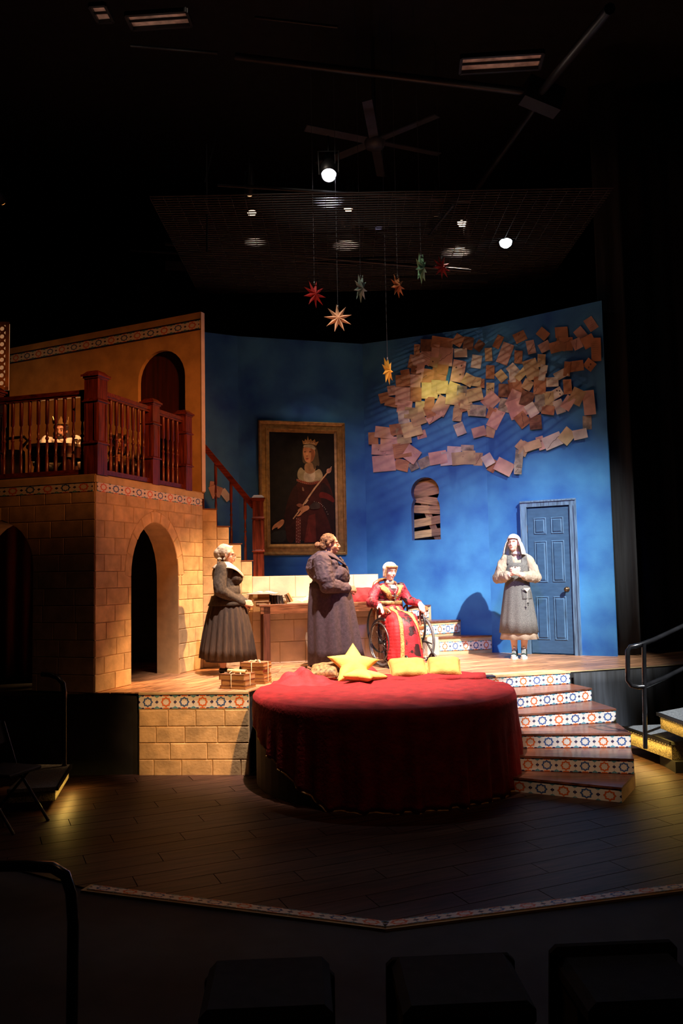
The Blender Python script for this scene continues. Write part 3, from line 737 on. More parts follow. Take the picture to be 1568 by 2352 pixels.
for i in range(NT+1):
    t = t0_+(t1_-t0_)*i/NT; col_ = []
    for j in range(nr+1):       # over the top, from the back chord outwards
        bx, by = DC.x+DR*.98*math.cos(t)*.9, DC.y+.62
        ox, oy = drum_pt(t, DR+.008)
        u = j/nr; x = bx+(ox-bx)*u; y = max(by+(oy-by)*u, oy) if oy > by else by+(oy-by)*u
        z = PZ+.014+.007*math.sin(x*7+y*3)*math.sin(y*9+x*2)+.010*max(0, math.sin(x*2.2+y*5))**3+.005*math.sin(x*23+y*9+2*math.sin(y*11))
        if u > .93: z = PZ+.008
        col_.append((x, y, z))
    hz_ = hem(t)
    for j in range(1, nh+1):
        u = j/nh; z = PZ-.004-(PZ-.004-hz_)*u
        drop = (PZ-z)/PZ
        fold = .035*math.sin(t*34+1.5*math.sin(t*5))+.022*math.sin(t*57+1)
        r_ = DR+.02+drop*(.04+max(-.03, fold)*min(1, drop*2))
        col_.append((*drum_pt(t, r_), z))
    rows.append(col_)
M_ = len(rows[0]); b = MB()
for c in rows: vs += c
for i in range(NT):
    for j in range(M_-1): fcs.append((i*M_+j, i*M_+j+1, (i+1)*M_+j+1, (i+1)*M_+j))
b.add(vs, fcs, True)
cloth = b.build('velvet_cloth', VEL, None, fix=False); md = cloth.modifiers.new('s', 'SOLIDIFY'); md.thickness = .008; md.offset = 1
tag(cloth, 'dark red velvet cloth draped over the round platform and hanging to the floor', 'cloth')
GT = mat('gold_braid', (.55, .33, .10), .5, .3, 30, .3)
edge = [Vector(c[-1])+Vector((0, -.004, 0)) for c in rows]
MB().tube([p for p in edge[::2]], .010, 5).build('gold_edging', GT, cloth)
# gathered heap at the upper left and folded layer on top
def heap(name, pts, m, parent=None, n=26, **kw): pass
fl = MB(); F_ = []
for i in range(41):
    u = i/40; x = .10+1.42*u; rowp = []
    for j in range(13):
        v = j/12; y = 8.98+.34*v-.10*math.sin(u*PI)*.3+.03*math.sin(u*9); 
        z = PZ+.022+.016*math.sin(v*PI)+.010*math.sin(x*13+v*4)+.012*math.sin(x*5+1)*math.sin(v*7)
        if j == 0: z = PZ+.004
        rowp.append((x, y+.015*math.sin(x*11), z))
    F_.append(rowp)
fl.add([p for r__ in F_ for p in r__], [(i*13+j, (i+1)*13+j, (i+1)*13+j+1, i*13+j+1) for i in range(40) for j in range(12)], True)
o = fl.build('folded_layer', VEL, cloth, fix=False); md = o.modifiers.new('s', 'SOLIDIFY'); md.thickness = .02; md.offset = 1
fl = MB(); F_ = []
for i in range(25):
    u = i/24; rowp = []
    for j in range(21):
        v = j/20; x = -.78+.72*u; y = 8.72+.45*v-.08*u
        hgt = .13*math.exp(-((u-.45)/.32)**2-((v-.55)/.33)**2)*(1+.25*math.sin(u*22+v*6)+.2*math.sin(v*17-u*9))
        edge_ = min(1, min(u, 1-u, v, 1-v)*6); rowp.append((x, y, PZ+.006+(.01+hgt)*edge_))
    F_.append(rowp)
fl.add([p for r__ in F_ for p in r__], [(i*21+j, (i+1)*21+j, (i+1)*21+j+1, i*21+j+1) for i in range(24) for j in range(20)], True)
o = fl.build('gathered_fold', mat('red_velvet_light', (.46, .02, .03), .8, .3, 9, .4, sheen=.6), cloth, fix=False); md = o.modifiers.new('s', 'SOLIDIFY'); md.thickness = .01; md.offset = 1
# navy cloth edge behind the velvet at right
nv = MB(); nv.box((1.35, 9.22, PZ+.012), (.62, .11, .022), (0, 0, R(6)), taper=.97); 
tag(nv.build('navy_cloth', mat('navy_cloth', (.012, .014, .05), .8, .3, 8, .3), bevel=.006), 'folded navy cloth lying at the stage edge behind the velvet', 'cloth')
# ================================================================ PORTRAIT
pf = Frame(F0p, F1p, 0)
def pw(x, y): return pf.px(x, y)
ppx = lambda u, v: pw(440+u*.2551, 940+v*.2551)       # from the portrait crop
port = empty('portrait_painting', (F0p.x, F0p.y, 0), pf.rz, 'large gold-framed portrait of a crowned lady with a sceptre on the blue wall', 'painting')
oc = [ppx(590, 105), ppx(1370, 125), ppx(1392, 1310), ppx(612, 1318)]
xL = (oc[0][0]+oc[3][0])/2; xR = (oc[1][0]+oc[2][0])/2; zT = (oc[0][1]+oc[1][1])/2; zB = (oc[2][1]+oc[3][1])/2
GOLD = mat('gold_frame', (.46, .26, .075), .42, .2, 6, .08, metal=.35, stretch=(3, 3, 3))
fw = ppx(1375, 700)[0]-ppx(1280, 700)[0]
def frame_side(x0, z0, x1, z1, horiz):
    pass
prof_f = [(0, .0), (0, .05), (fw*.10, .062), (fw*.16, .05), (fw*.2, .048), (fw*.30, .03), (fw*.62, .034), (fw*.66, .045), (fw*.74, .045), (fw*.80, .030), (fw, .022), (fw, .0)]
def side(pA, pB, inA, inB):
    b = MB(); vs = []; 
    for (q, n_) in ((pA, inA), (pB, inB)):
        for (i, d) in prof_f: vs.append((q[0]+n_[0]*i, -d-.002, q[1]+n_[1]*i))
    k = len(prof_f); b.add(vs, [(i, i+1, k+i+1, k+i) for i in range(k-1)]); b.build('frame_side', GOLD, port, fix=True)
cs = [(xL, zT), (xR, zT), (xR, zB), (xL, zB)]; ins = [(1, -1), (-1, -1), (-1, 1), (1, 1)]
for i in range(4): side(cs[i], cs[(i+1) % 4], ins[i], ins[(i+1) % 4])
xi0, xi1, zi0, zi1 = xL+fw, xR-fw, zB+fw, zT-fw
pc = MB(); pm = []
def PM(n, c): 
    m = mat('oil_'+n, tuple(min(1, x*1.25) for x in c), .6, .2, 9, .1, spec=.15); 
    if m not in pm: pm.append(m)
    return pm.index(m)
pc.box(((xi0+xi1)/2, -.010, (zi0+zi1)/2), (xi1-xi0, .012, zi1-zi0), mi=PM('ground', (.010, .008, .007)))
lay = [0]
def poly(pts, n, c, box=None):
    if len(pts) >= 5 and n not in ('crown', 'crown_band', 'sceptre', 'stomacher', 'sceptre_knop'):
        for _ in range(2):
            q = []
            for i in range(len(pts)):
                a, b = pts[i], pts[(i+1) % len(pts)]; q += [(a[0]*.75+b[0]*.25, a[1]*.75+b[1]*.25), (a[0]*.25+b[0]*.75, a[1]*.25+b[1]*.75)]
            pts = q
    f = box or ppx; P_ = [f(*p) for p in pts]; lay[0] += 1
    P_ = [(min(max(x, xi0), xi1), min(max(z, zi0), zi1)) for x, z in P_]
    pc.add([(x, -.0165-lay[0]*.00018, z) for x, z in P_], [tuple(range(len(P_)))], mi=PM(n, c))
hx = lambda u, v: pw(680+u*.11058, 1000+v*.11058)      # finer crop
poly([(900, 1205), (930, 760), (940, 640), (1180, 560), (1270, 740), (1282, 1000), (1283, 1195)], 'dress', (.045, .010, .006))
poly([(830, 940), (880, 760), (950, 650), (960, 900), (930, 1205), (850, 1205)], 'dress2', (.030, .008, .005))
poly([(1150, 640), (1240, 700), (1283, 860), (1283, 1190), (1230, 1000), (1160, 860)], 'mantle', (.020, .008, .006))
poly([(1150, 740), (1220, 755), (1282, 800), (1282, 850), (1200, 800), (1140, 800)], 'mantle_red', (.11, .012, .008))
poly([(1010, 1205), (1050, 960), (1110, 940), (1120, 1195)], 'panel_red', (.10, .018, .010))
poly([(1020, 1195), (1060, 1060), (1090, 1195)], 'panel_red2', (.13, .02, .012))
poly([(705, 1110), (840, 1080), (850, 1120), (840, 1200), (705, 1200)], 'chair_arm', (.018, .020, .018))
poly([(835, 1010), (830, 920), (900, 850), (940, 880), (930, 1000), (840, 1080)], 'sleeve', (.022, .006, .005))
poly([(985, 520), (1010, 560), (1110, 560), (1150, 530), (1185, 600), (1150, 650), (1060, 668), (960, 640), (945, 590), (960, 540)], 'chemise', (.30, .24, .13))
poly([(1010, 560), (1050, 575), (1110, 545), (1110, 640), (1060, 660), (1000, 640)], 'chemise2', (.44, .36, .24))
poly([(1015, 480), (1110, 480), (1115, 560), (1060, 590), (1010, 560)], 'neck', (.30, .16, .075))
poly([(940, 625), (1000, 645), (1060, 665), (1140, 640), (1150, 655), (1130, 672), (1060, 685), (1000, 668), (940, 648)], 'collar', (.22, .05, .025))
poly([(995, 340), (1010, 318), (1090, 310), (1125, 345), (1140, 430), (1150, 520), (1120, 500), (1100, 560), (1085, 470), (1000, 500), (990, 420)], 'veil', (.08, .055, .030))
poly([(1000, 345), (1030, 320), (1080, 325), (1108, 370), (1108, 420), (1090, 465), (1060, 485), (1030, 480), (1012, 455), (1000, 410)], 'face', (.46, .20, .09))
poly([(1062, 345), (1100, 370), (1108, 420), (1090, 465), (1060, 485), (1075, 430)], 'face_shadow', (.26, .095, .040))
poly([(1000, 345), (1005, 322), (1080, 316), (1115, 350), (1108, 372), (1060, 345)], 'headcloth', (.42, .34, .22))
for (a, b_) in ((1016, 384), (1062, 384)):
    poly([(a-12, b_+2), (a, b_-5), (a+14, b_), (a, b_+7)], 'eye', (.05, .02, .012)); poly([(a-14, b_-12), (a, b_-18), (a+16, b_-12), (a, b_-14)], 'brow', (.18, .08, .04))
poly([(1032, 385), (1040, 385), (1046, 418), (1036, 426), (1024, 420)], 'nose', (.52, .24, .11)); poly([(1024, 420), (1046, 418), (1036, 427)], 'nostril', (.15, .05, .02))
poly([(1020, 447), (1036, 440), (1054, 447), (1036, 456)], 'lips', (.26, .05, .03))
cr_ = [(1000, 318), (992, 280), (1010, 292), (1020, 270), (1035, 285), (1042, 240), (1052, 282), (1070, 268), (1082, 290), (1105, 272), (1112, 300), (1140, 292), (1118, 330), (1060, 312)]
poly(cr_, 'crown', (.34, .18, .06)); poly([(1012, 316), (1014, 298), (1100, 296), (1112, 322), (1060, 310)], 'crown_band', (.52, .34, .16))
for k in range(6): poly([(1014+k*17, 300), (1019+k*17, 295), (1024+k*17, 300), (1019+k*17, 306)], 'jewel', (.12, .02, .02))
def dots(ps, r=3.2, n='pearl', c=(.6, .5, .36), f=ppx):
    for (x, y) in ps: poly([(x-r, y), (x, y-r), (x+r, y), (x, y+r)], n, c, f)
dots([(945+i*17, 632+18*math.sin(i/11*PI)) for i in range(12)]); dots([(945+i*17, 648+22*math.sin(i/11*PI)) for i in range(12)], 2.4)
dots([(1100, 832), (1120, 838), (1140, 842), (1152, 850), (1165, 858), (1175, 872), (1190, 885), (1200, 900), (1212, 925), (1222, 945)], 3.4)
poly([(935, 975), (980, 975), (975, 1205), (930, 1205)], 'stomacher', (.12, .030, .018))
dots([(940+(i % 2)*32, 985+i*15) for i in range(15)], 3.2); dots([(956, 990+i*26) for i in range(9)], 3.0)
poly([(905, 985), (912, 992), (960, 930), (1035, 822), (1110, 715), (1222, 575), (1214, 568), (1100, 705), (1020, 820), (950, 925)], 'sceptre', (.50, .30, .15))
poly([(1010, 850), (1040, 810), (1046, 820), (1020, 856)], 'sceptre_knop', (.6, .4, .22))
poly([(1205, 560), (1218, 535), (1240, 535), (1255, 515), (1252, 560), (1235, 580), (1215, 580)], 'sceptre_head', (.42, .20, .12)); dots([(1215, 545), (1230, 550), (1243, 530), (1225, 570), (1243, 565), (1252, 520)], 3.5)
poly([(1050, 868), (1058, 900), (1000, 930), (965, 968), (930, 962), (955, 955), (985, 910), (950, 918), (948, 910), (985, 880), (1020, 868)], 'hand', (.50, .23, .10))
poly([(1052, 870), (1110, 830), (1150, 850), (1150, 900), (1060, 905)], 'cuff', (.045, .030, .022))
poly([(935, 860), (970, 845), (1005, 870), (975, 890), (945, 875)], 'cuff2', (.22, .08, .04))
poly([(830, 1000), (812, 990), (780, 1010), (725, 1050), (716, 1095), (735, 1075), (775, 1060), (765, 1082), (790, 1070), (825, 1035)], 'hand2', (.50, .22, .10))
poly([(990, 700), (1000, 705), (1010, 735), (998, 742), (988, 730)], 'pendant', (.24, .12, .07))
pc.build('canvas', pm, port, fix=False)

# ================================================================ WRITING TABLE
tl = pt(588, 1531, PZ); _dv = (S2-S1).normalized(); _nv = Vector((_dv.y, -_dv.x)); tl = S1+_dv*.04+_nv*.31; 
tR = tl+_dv*1.80; tF = Frame(tl, tR, PZ)
TH_ = .74
tz = atz(640, 1531, PZ); ztop = onwall(640, 1388, tl, tR).z-PZ
tab = empty('writing_table', (tl.x, tl.y, PZ), tF.rz, 'long dark wooden writing table standing against the pale stone wall', 'table')
TW = mat('table_wood', (.24, .085, .035), .4, .35, 5, .05, stretch=(.8, 8, 8)); LEGM = mat('table_leg_wood', (.10, .032, .020), .4, .3, 5, .05, stretch=(8, 8, .8))
tL = tF.L; td = .29
MB().box((tL/2, td/2, ztop-.015), (tL, td, .03)).build('tabletop', TW, tab, bevel=.004)
MB().box((tL/2, .015, ztop-.075), (tL-.04, .025, .09)).build('apron', TW, tab)
for (x, y) in ((.10, .04), (.10, td-.04), (tL-.08, .04), (tL-.08, td-.04), (tL*.55, td-.04)): MB().box((x, y, (ztop-.03)/2), (.085, .075, ztop-.03)).build('leg', LEGM, tab)
BC = {}
def book_mesh(w, d, t, mcov, mpage=None, open_=False, up=False):
    b = MB()
    if up: b.box((0, -d/2+.003, t/2), (w, .006, t), mi=0)
    
    b.box((0, 0, .002), (w, d, .004), mi=0); b.box((0, 0, t-.002), (w, d, .004), mi=0); b.box((-w/2+.003, 0, t/2), (.006, d, t), mi=0)
    b.box((.002, 0, t/2), (w-.012, d-.012, t-.008), mi=1)
    return b.mesh('book', [mcov, mpage or PAGE])
PAGE = mat('aged_page', (.40, .24, .11), .8, .12, 30, .1, stretch=(1, 1, 20)); PAGEW = mat('white_page', (.86, .78, .66), .8, .05, 8)
CB = mat('brown_book_cover', (.20, .085, .035), .55, .3, 8, .1, rnd=.3); CD = mat('dark_book_cover', (.035, .022, .020), .5, .3, 8, .1, rnd=.4); CT = mat('tan_book_cover', (.52, .28, .10), .55, .2, 8, .1, rnd=.1)
def on_table(px, dy, dz=0): 
    q = onwall(px, 1385, tl, tR); l = tF.inv @ Vector((q.x, q.y, PZ)); w_ = tF.m @ Vector((l.x, dy, ztop+dz)); return w_
def book(px, dy, dz, w, d, t, rot, cov, lb, page=None, grp=None, name='book'):
    p = on_table(px, dy, dz); root = empty(name, p, 0, lb, 'book', grp); root.rotation_euler = rot
    m = book_mesh(w, d, t, cov, page, up=grp == 'up'); b_ = link('cover', m, root)
    if grp == 'up': del root['group']
    return root
# flat stack under the open book
book(609, .14, 0, .19, .24, .035, (0, 0, .08), CB, 'brown book at the bottom of the small flat pile on the table')
book(607, .14, .036, .20, .23, .036, (0, 0, -.05), CB, 'reddish brown book second from the bottom of the flat pile on the table')
book(610, .14, .073, .15, .20, .058, (0, 0, .03), CT, 'thick tan book just under the open book on the table')
def open_book(p, w, d, lb, rz, arch=.02, name='open_book', m=None):
    root = empty(name, p, rz, lb, 'book')
    for s, nm in ((-1, 'left_pages'), (1, 'right_pages')):
        vs = []; K = 8
        for j in range(K+1):
            u = j/K; z = .008+arch*math.sin(min(1, u*1.3)*PI)*(1-u*.6)+ (.012*(1-u))
            for y in (-d/2, d/2): vs.append((s*u*w/2, y, z))
        n0 = len(vs); vs += [(s*w/2, -d/2, 0), (s*w/2, d/2, 0), (0, -d/2, 0), (0, d/2, 0)]
        f_ = [(2*j, 2*j+1, 2*j+3, 2*j+2) for j in range(K)]+[(2*K, 2*K+1, n0+1, n0), tuple([2*j for j in range(K+1)]+[n0, n0+2]), tuple([2*j+1 for j in range(K+1)]+[n0+1, n0+3]), (n0, n0+1, n0+3, n0+2)]
        b = MB(); b.add(vs, f_); b.build(nm, m or PAGEW, root)
    MB().box((0, 0, -.003), (w+.012, d+.01, .006)).build('cover', CB, root)
    return root
open_book(on_table(607, .13, .138), .37, .26, 'open white-paged book on top of the flat pile at the table\'s left end', -.04, .022)
# leaning row of dark books
for i, (px, h, t, tilt) in enumerate(((624, .215, .038, .10), (631, .222, .032, .02), (638, .21, .034, -.02), (645, .21, .036, -.05), (652, .212, .034, -.10), (660, .21, .030, -.20))):
    b = book(px, .17, .0, h, .16, t, (0, 0, 0), CD, ['dark book at the left end of the upright row on the table', 'second dark book of the upright row, slightly taller than the rest', 'third dark upright book in the row on the table', 'fourth dark upright book in the row on the table', 'fifth dark upright book, tilting a little left', 'last dark book of the row, leaning left under the brown ones'][i], None, 'up')
    b.rotation_euler = (0, -PI/2+tilt, 0); b.location.x -= t/2; b.location.z += .012
for i, (px, h, t, tilt, cv, lb) in enumerate(((672, .235, .028, -.42, CB, 'reddish brown book leaning left against the dark upright row'), (681, .285, .030, -.50, CT, 'tall tan book leaning steeply outermost against the row of books'))):
    b = book(px, .17, .0, h, .17, t, (0, 0, 0), cv, lb, None, 'up'); b.rotation_euler = (0, -PI/2+tilt, 0); b.location.z += .018
open_book(on_table(700, .14, .006), .40, .24, 'thick cream open book lying flat on the table', 0, .03, m=mat('cream_page', (.88, .70, .46), .8, .05, 8))
open_book(on_table(722, .17, .06), .30, .22, 'bright open book propped on the cream one', 0, .04).rotation_euler = (0, -.3, 0)

# ---- cushions
def pillow_mesh(w, d, h, m, name='pillow', n=18, pinch=.06):
    vs = []; fs = []
    for s in (1, -1):
        for j in range(n+1):
            for i in range(n+1):
                a, c = -1+2*i/n, -1+2*j/n
                e = (max(0, 1-a**4))**.5*(max(0, 1-c**4))**.5
                k = 1-pinch*(1-abs(a*c))
                x = a*w/2*(1-pinch*(1-c*c)*abs(a)**6); y = c*d/2*(1-pinch*(1-a*a)*abs(c)**6)
                vs.append((x, y, s*h/2*e**.75*(1+.05*math.sin(a*9+c*4))))
    N_ = (n+1)**2
    for s in (0, 1):
        for j in range(n):
            for i in range(n):
                q = [s*N_+j*(n+1)+i, s*N_+j*(n+1)+i+1, s*N_+(j+1)*(n+1)+i+1, s*N_+(j+1)*(n+1)+i]
                fs.append(q if s == 0 else q[::-1])
    b = MB(); b.add(vs, fs, True); me = b.mesh(name, m, fix=False)
    bm = bmesh.new(); bm.from_mesh(me); bmesh.ops.remove_doubles(bm, verts=bm.verts, dist=.0008); bmesh.ops.recalc_face_normals(bm, faces=bm.faces); bm.to_mesh(me); bm.free(); return me
MUST = mat('mustard_linen', (.62, .38, .10), .85, .15, 7, .4, bscale=60)
def pillow(p, w, d, h, rot, m, lb, piping=True):
    root = empty('cushion', p, 0, lb, 'cushion'); root.rotation_euler = rot
    link('cushion_body', pillow_mesh(w, d, h, m), root)
    if piping:
        K = 48; pp = []
        for k in range(K):
            t = 2*PI*k/K; a = max(-1, min(1, 1.32*math.cos(t))); c = max(-1, min(1, 1.32*math.sin(t)))
            pp.append((a*w/2*(1-.06*(1-c*c)), c*d/2*(1-.06*(1-a*a)), 0))
        MB().tube(pp, .006, 5, closed=True).build('piping', m, root)
    return root
pillow((.70, 9.22, PZ+.105), .42, .34, .16, (R(28), 0, R(4)), MUST, 'mustard cushion left of the other mustard one at the foot of the wheelchair')
pillow((1.10, 9.24, PZ+.105), .37, .33, .17, (R(30), 0, R(-4)), MUST, 'mustard cushion at the right end of the row on the velvet')
pillow((-.22, 9.20, PZ+.095), .34, .30, .15, (R(20), R(-6), R(-12)), mat('bronze_brocade', (.38, .22, .085), .6, .4, 30, .4), 'bronze brocade cushion with a ruffled end behind the star cushion')
rf = MB()
for k in range(12):
    y = -.15+.3*k/11; rf.add([(-.165, y-.018, 0), (-.165, y+.018, 0), (-.215, y+.020, .03*(-1)**k), (-.215, y-.020, .03*(-1)**k)], [(0, 1, 2, 3)])
o = rf.build('ruffle', mat('dark_fringe', (.13, .05, .02), .8, .3, 20), bpy.data.objects['cushion.002'], fix=False); md = o.modifiers.new('s', 'SOLIDIFY'); md.thickness = .01
pillow((.86, 9.42, PZ+.07), .30, .28, .12, (R(12), 0, 0), MUST, 'mustard cushion just showing between the two in front of it', False)
pillow((.18, 9.42, PZ+.07), .34, .3, .12, (R(10), 0, R(20)), mat('red_cushion', (.42, .02, .02), .8, .2, 8, .2), 'dark red cushion hidden behind the yellow star cushion', False)
YEL = mat('yellow_plush', (.86, .62, .14), .85, .08, 7, .3, bscale=60, sheen=.3)
def star_cushion(p, r, h, rot, lb, ri=.52):
    K = 80; J = 8
    def rad(t):
        u = (t/(2*PI/5)) % 1; u = abs(u-.5)*2      # 1 at tips
        a = PI/5; r1, r2 = 1.0, ri                  # straight edges between tip and notch
        th = (1-u)*a
        return 1/((math.cos(th)/1.0)+(math.sin(th)*(1/(r2*math.sin(a))-math.cos(a)/math.sin(a))))
    b = MB(); vs = []; fs = []
    for s in (1, -1):
        for j in range(J+1):
            q = j/J
            for k in range(K):
                t = 2*PI*k/K; rr = r*rad(t)*(1 if q < .99 else .985)*q; vs.append((rr*math.sin(t), rr*math.cos(t), s*h/2*max(0, 1-q**2.2)**.6*(1-.25*q*(rad(t))**2)))
    N_ = (J+1)*K
    for s in (0, 1):
        for j in range(J):
            for k in range(K): fs.append((s*N_+j*K+k, s*N_+j*K+(k+1) % K, s*N_+(j+1)*K+(k+1) % K, s*N_+(j+1)*K+k))
    b.add(vs, fs, True); me = b.mesh('star', YEL, fix=False); bm = bmesh.new(); bm.from_mesh(me); bmesh.ops.remove_doubles(bm, verts=bm.verts, dist=.0008); bmesh.ops.recalc_face_normals(bm, faces=bm.faces); bm.to_mesh(me); bm.free()
    root = empty('star_cushion', p, 0, lb, 'cushion'); root.rotation_euler = rot; link('cushion_body', me, root); return root
star_cushion((.10, 9.14, PZ+.17), .31, .15, (R(48), R(5), R(6)), 'yellow star-shaped cushion propped up highest on the velvet')
star_cushion((.20, 8.98, PZ+.075), .27, .13, (R(3), R(3), R(52)), 'yellow star-shaped cushion lying flat in front of the propped one')
rc = on_table(838, .18, .06); pillow(rc, .36, .26, .20, (R(70), 0, 0), mat('red_cushion', (.42, .02, .02)), 'plump red cushion on the table just behind the chair back', False)

# ---- tied book stacks at the stage edge
TW_ = mat('twine', (.62, .48, .30), .8, .2, 30)
def bundle(p, rz, books, lbs, tie=True):
    z = 0
    for (w, d, t, dx, dr_), lb in zip(books, lbs):
        root = empty('book', (p[0]+dx, p[1], PZ+z), rz+dr_, lb, 'book'); link('cover', book_mesh(w, d, t, CB), root); z += t+.001
        if tie and (w, d, t, dx, dr_) == books[-1][:5]:
            h = z
            rope = MB()
            for s in (0,):
                rope.tube([(-w/2-.004, 0, -h+t+.02), (-w/2-.004, 0, t+.002), (0, .002, t+.006), (w/2+.004, 0, t+.002), (w/2+.004, 0, -h+t+.02)], .004, 6)
                rope.tube([(0, -d/2-.004, -h+t+.02), (0, -d/2-.004, t+.002), (0, 0, t+.006), (0, d/2+.004, t+.002)], .004, 6)
            rope.tube([(.0, 0, t+.008), (.05, -.03, t+.025), (.08, -.07, t+.01), (.10, -.10, t-.03)], .007, 6); rope.tube([(.0, 0, t+.008), (-.04, -.05, t+.02), (-.05, -.08, t+.004)], .005, 6)
            rope.sphere((0, 0, t+.012), .014, 6); rope.build('twine', TW_, root)
    return z
b1 = pt(540, 1583, PZ); b2 = pt(577, 1574, PZ)
h1 = bundle((b1.x+.02, b1.y+.10), R(-22), [(.30, .24, .036, 0, 0), (.28, .23, .055, .0, .04), (.30, .24, .060, -.01, -.03)],
       ['thin brown book at the bottom of the front tied stack on the stage edge', 'thick brown book in the middle of the front tied stack', 'brown book on top of the front tied stack, under the parchment roll'])
h2 = bundle((b2.x+.04, b2.y+.20), R(-18), [(.27, .21, .030, 0, .05), (.26, .21, .030, 0, 0), (.26, .21, .040, .0, .03), (.24, .20, .050, -.005, 0), (.27, .21, .030, 0, .04), (.28, .22, .042, -.01, -.02)],
       ['brown book at the very bottom of the tall rear tied stack', 'second book from the bottom of the tall rear tied stack', 'third book from the bottom of the tall rear tied stack', 'fourth book from the bottom of the tall rear tied stack', 'thin book just under the top one of the tall rear tied stack', 'brown book on top of the tall rear stack, tied with pale twine'])
pr = empty('parchment_roll', (b1.x+.015, b1.y+.06, PZ+h1+.022), R(-32), 'rolled parchment lying on the front tied stack of books', 'scroll')
rl = MB(); mX = Matrix.Rotation(R(90), 4, 'Y')
rl.lathe([(.022, -.12), (.022, .12), (.017, .12), (.015, .118), (.015, -.118), (.017, -.12), (.022, -.12)], 14, m=mX); rl.build('roll', mat('parchment', (.62, .44, .22), .7, .15, 8), pr)
# ---- bench foot/stool behind the coat
stl = empty('stool', (-.33, 10.72, PZ), 0, 'low dark wooden stool half hidden behind the woman in the long coat', 'stool')
MB().box((0, 0, .30), (.24, .24, .035)).build('seat', LEGM, stl, bevel=.005)
for x in (-.09, .09):
    for y in (-.09, .09): MB().box((x, y, .1425), (.03, .03, .283)).build('leg', LEGM, stl)

# ================================================================ BALCONY TABLE
bt = aty(130, 1025, 9.62); bzf = BZ+.075
tb_ = empty('round_table', (bt.x, bt.y, bzf), 0, 'round dark table with a light rim standing on the balcony behind the balusters', 'table')
hh = bt.z-bzf
MB().lathe([(.0001, hh-.035), (.335, hh-.035), (.345, hh-.025), (.345, hh), (.0001, hh)], 28, sy=.8).build('tabletop', mat('pale_table_rim', (.62, .50, .36), .35, .1, 5), tb_)
MB().lathe([(.325, hh-.16), (.325, hh-.035), (.30, hh-.035), (.30, hh-.16), (.325, hh-.16)], 28, sy=.8).build('apron', LEGM, tb_)
for k in range(4):
    t = PI/4+k*PI/2; MB().beam((.20*math.cos(t)*1.2, .18*math.sin(t), hh-.1), (.22*math.cos(t)*1.35, .2*math.sin(t), 0), .045, .045).build('leg', LEGM, tb_)
q = aty(58, 1040, 9.6); ac = empty('armchair', (q.x-.16, q.y+.05, bzf), R(20), 'dark upholstered armchair with a carved gilt arm at the left end of the balcony table', 'chair')
MB().box((-.02, 0, .22), (.30, .40, .40)).build('seat_base', mat('dark_upholstery', (.02, .012, .010), .7, .3), ac, bevel=.02)
MB().tube([(.10, -.2, .45), (.16, -.22, .52), (.12, -.2, .57), (.0, -.15, .56), (-.14, -.1, .54)], .018, 8).build('arm', mat('gilt', (.55, .32, .12), .35, .2, 8, metal=.6), ac)
q = aty(196, 1030, 9.6); cu_ = empty('goblet', (q.x, q.y, q.z-.07), 0, 'small silver dish at the right edge of the balcony table by the corner post', 'dish')
MB().lathe([(.0001, 0), (.05, .0), (.02, .01), (.012, .02), (.02, .035), (.055, .05), (.06, .065), (.05, .06), (.0001, .045)], 14).build('bowl', mat('silver', (.6, .5, .42), .25, .1, 8, metal=.9), cu_)
cu_.location = (tb_.location.x+.26, tb_.location.y-.05, bzf+hh)

# ================================================================ AISLE STEPS, RAILS, SEATS
LEDM = mat('warm_led', (1, .62, .16), .5, 0, 1, emis=9)
CARP = mat('grey_carpet', (.17, .18, .18), .95, .3, 60, .5); CARPY = mat('speckled_carpet', (.24, .20, .13), .95, .5, 90, .6)
def aisle_step(nm, pts, z0, z1, led, lb, side_off=.025):
    root = empty(nm, (pts[0][0], pts[0][1], 0), 0, lb, 'step'); o = Vector(pts[0])
    P_ = [tuple(Vector(p)-o) for p in pts]
    MB().prism(P_, z0, z1-.03).build('step_body', CARPY, root)
    c = sum((Vector(p) for p in P_), Vector((0, 0)))/len(P_)
    MB().prism([tuple(c+(Vector(p)-c)*1.05) for p in P_], z1-.03, z1).build('tread', CARP, root)
    a, b_ = Vector(P_[led[0]]), Vector(P_[led[1]]); d = (b_-a).normalized(); n_ = Vector((d.y, -d.x))
    if n_.dot(c-a) > 0: n_ = -n_
    a1, b1 = c+(a-c)*1.05, c+(b_-c)*1.05
    nz_ = MB(); nz_.beam((a1.x+n_.x*.01, a1.y+n_.y*.01, z1-.015), (b1.x+n_.x*.01, b1.y+n_.y*.01, z1-.015), .02, .034); nz_.build('nosing', mat('black_metal', (.015, .015, .016), .35, .2, 8, spec=.6), root)
    K = int((b_-a).length/.05); ld = MB()
    for k in range(K):
        q = a+n_*.013+d*(b_-a).length*(k+.5)/K; ld.box((q.x, q.y, z1-.036), (.012, .012, .006))
    tag(ld.build('led_strip', LEDM, root), kind='stuff')
    return root
s1 = [pt(1445, 1668, .34), pt(1541, 1702, .34), pt(1640, 1690, .34), pt(1530, 1655, .34)]
s1 = [pt(1438, 1668, .30), pt(1541, 1703, .30), pt(1660, 1700, .30), pt(1580, 1662, .30)]
aisle_step('aisle_step', s1, .12, .30, (0, 1), 'lowest grey carpeted aisle step with a glowing yellow light strip beside the stair')
s2 = [pt(1515, 1636, .56), pt(1590, 1663, .56), pt(1700, 1640, .56), pt(1600, 1620, .56)]
aisle_step('aisle_step', s2, .40, .56, (0, 1), 'upper grey carpeted aisle step at the right edge of the picture')
pl_ = bpy.data.lights.new('aisle_led_glow', 'AREA'); pl_.shape = 'RECTANGLE'; pl_.size = .6; pl_.size_y = .03; pl_.energy = 5; pl_.color = (1, .62, .16)
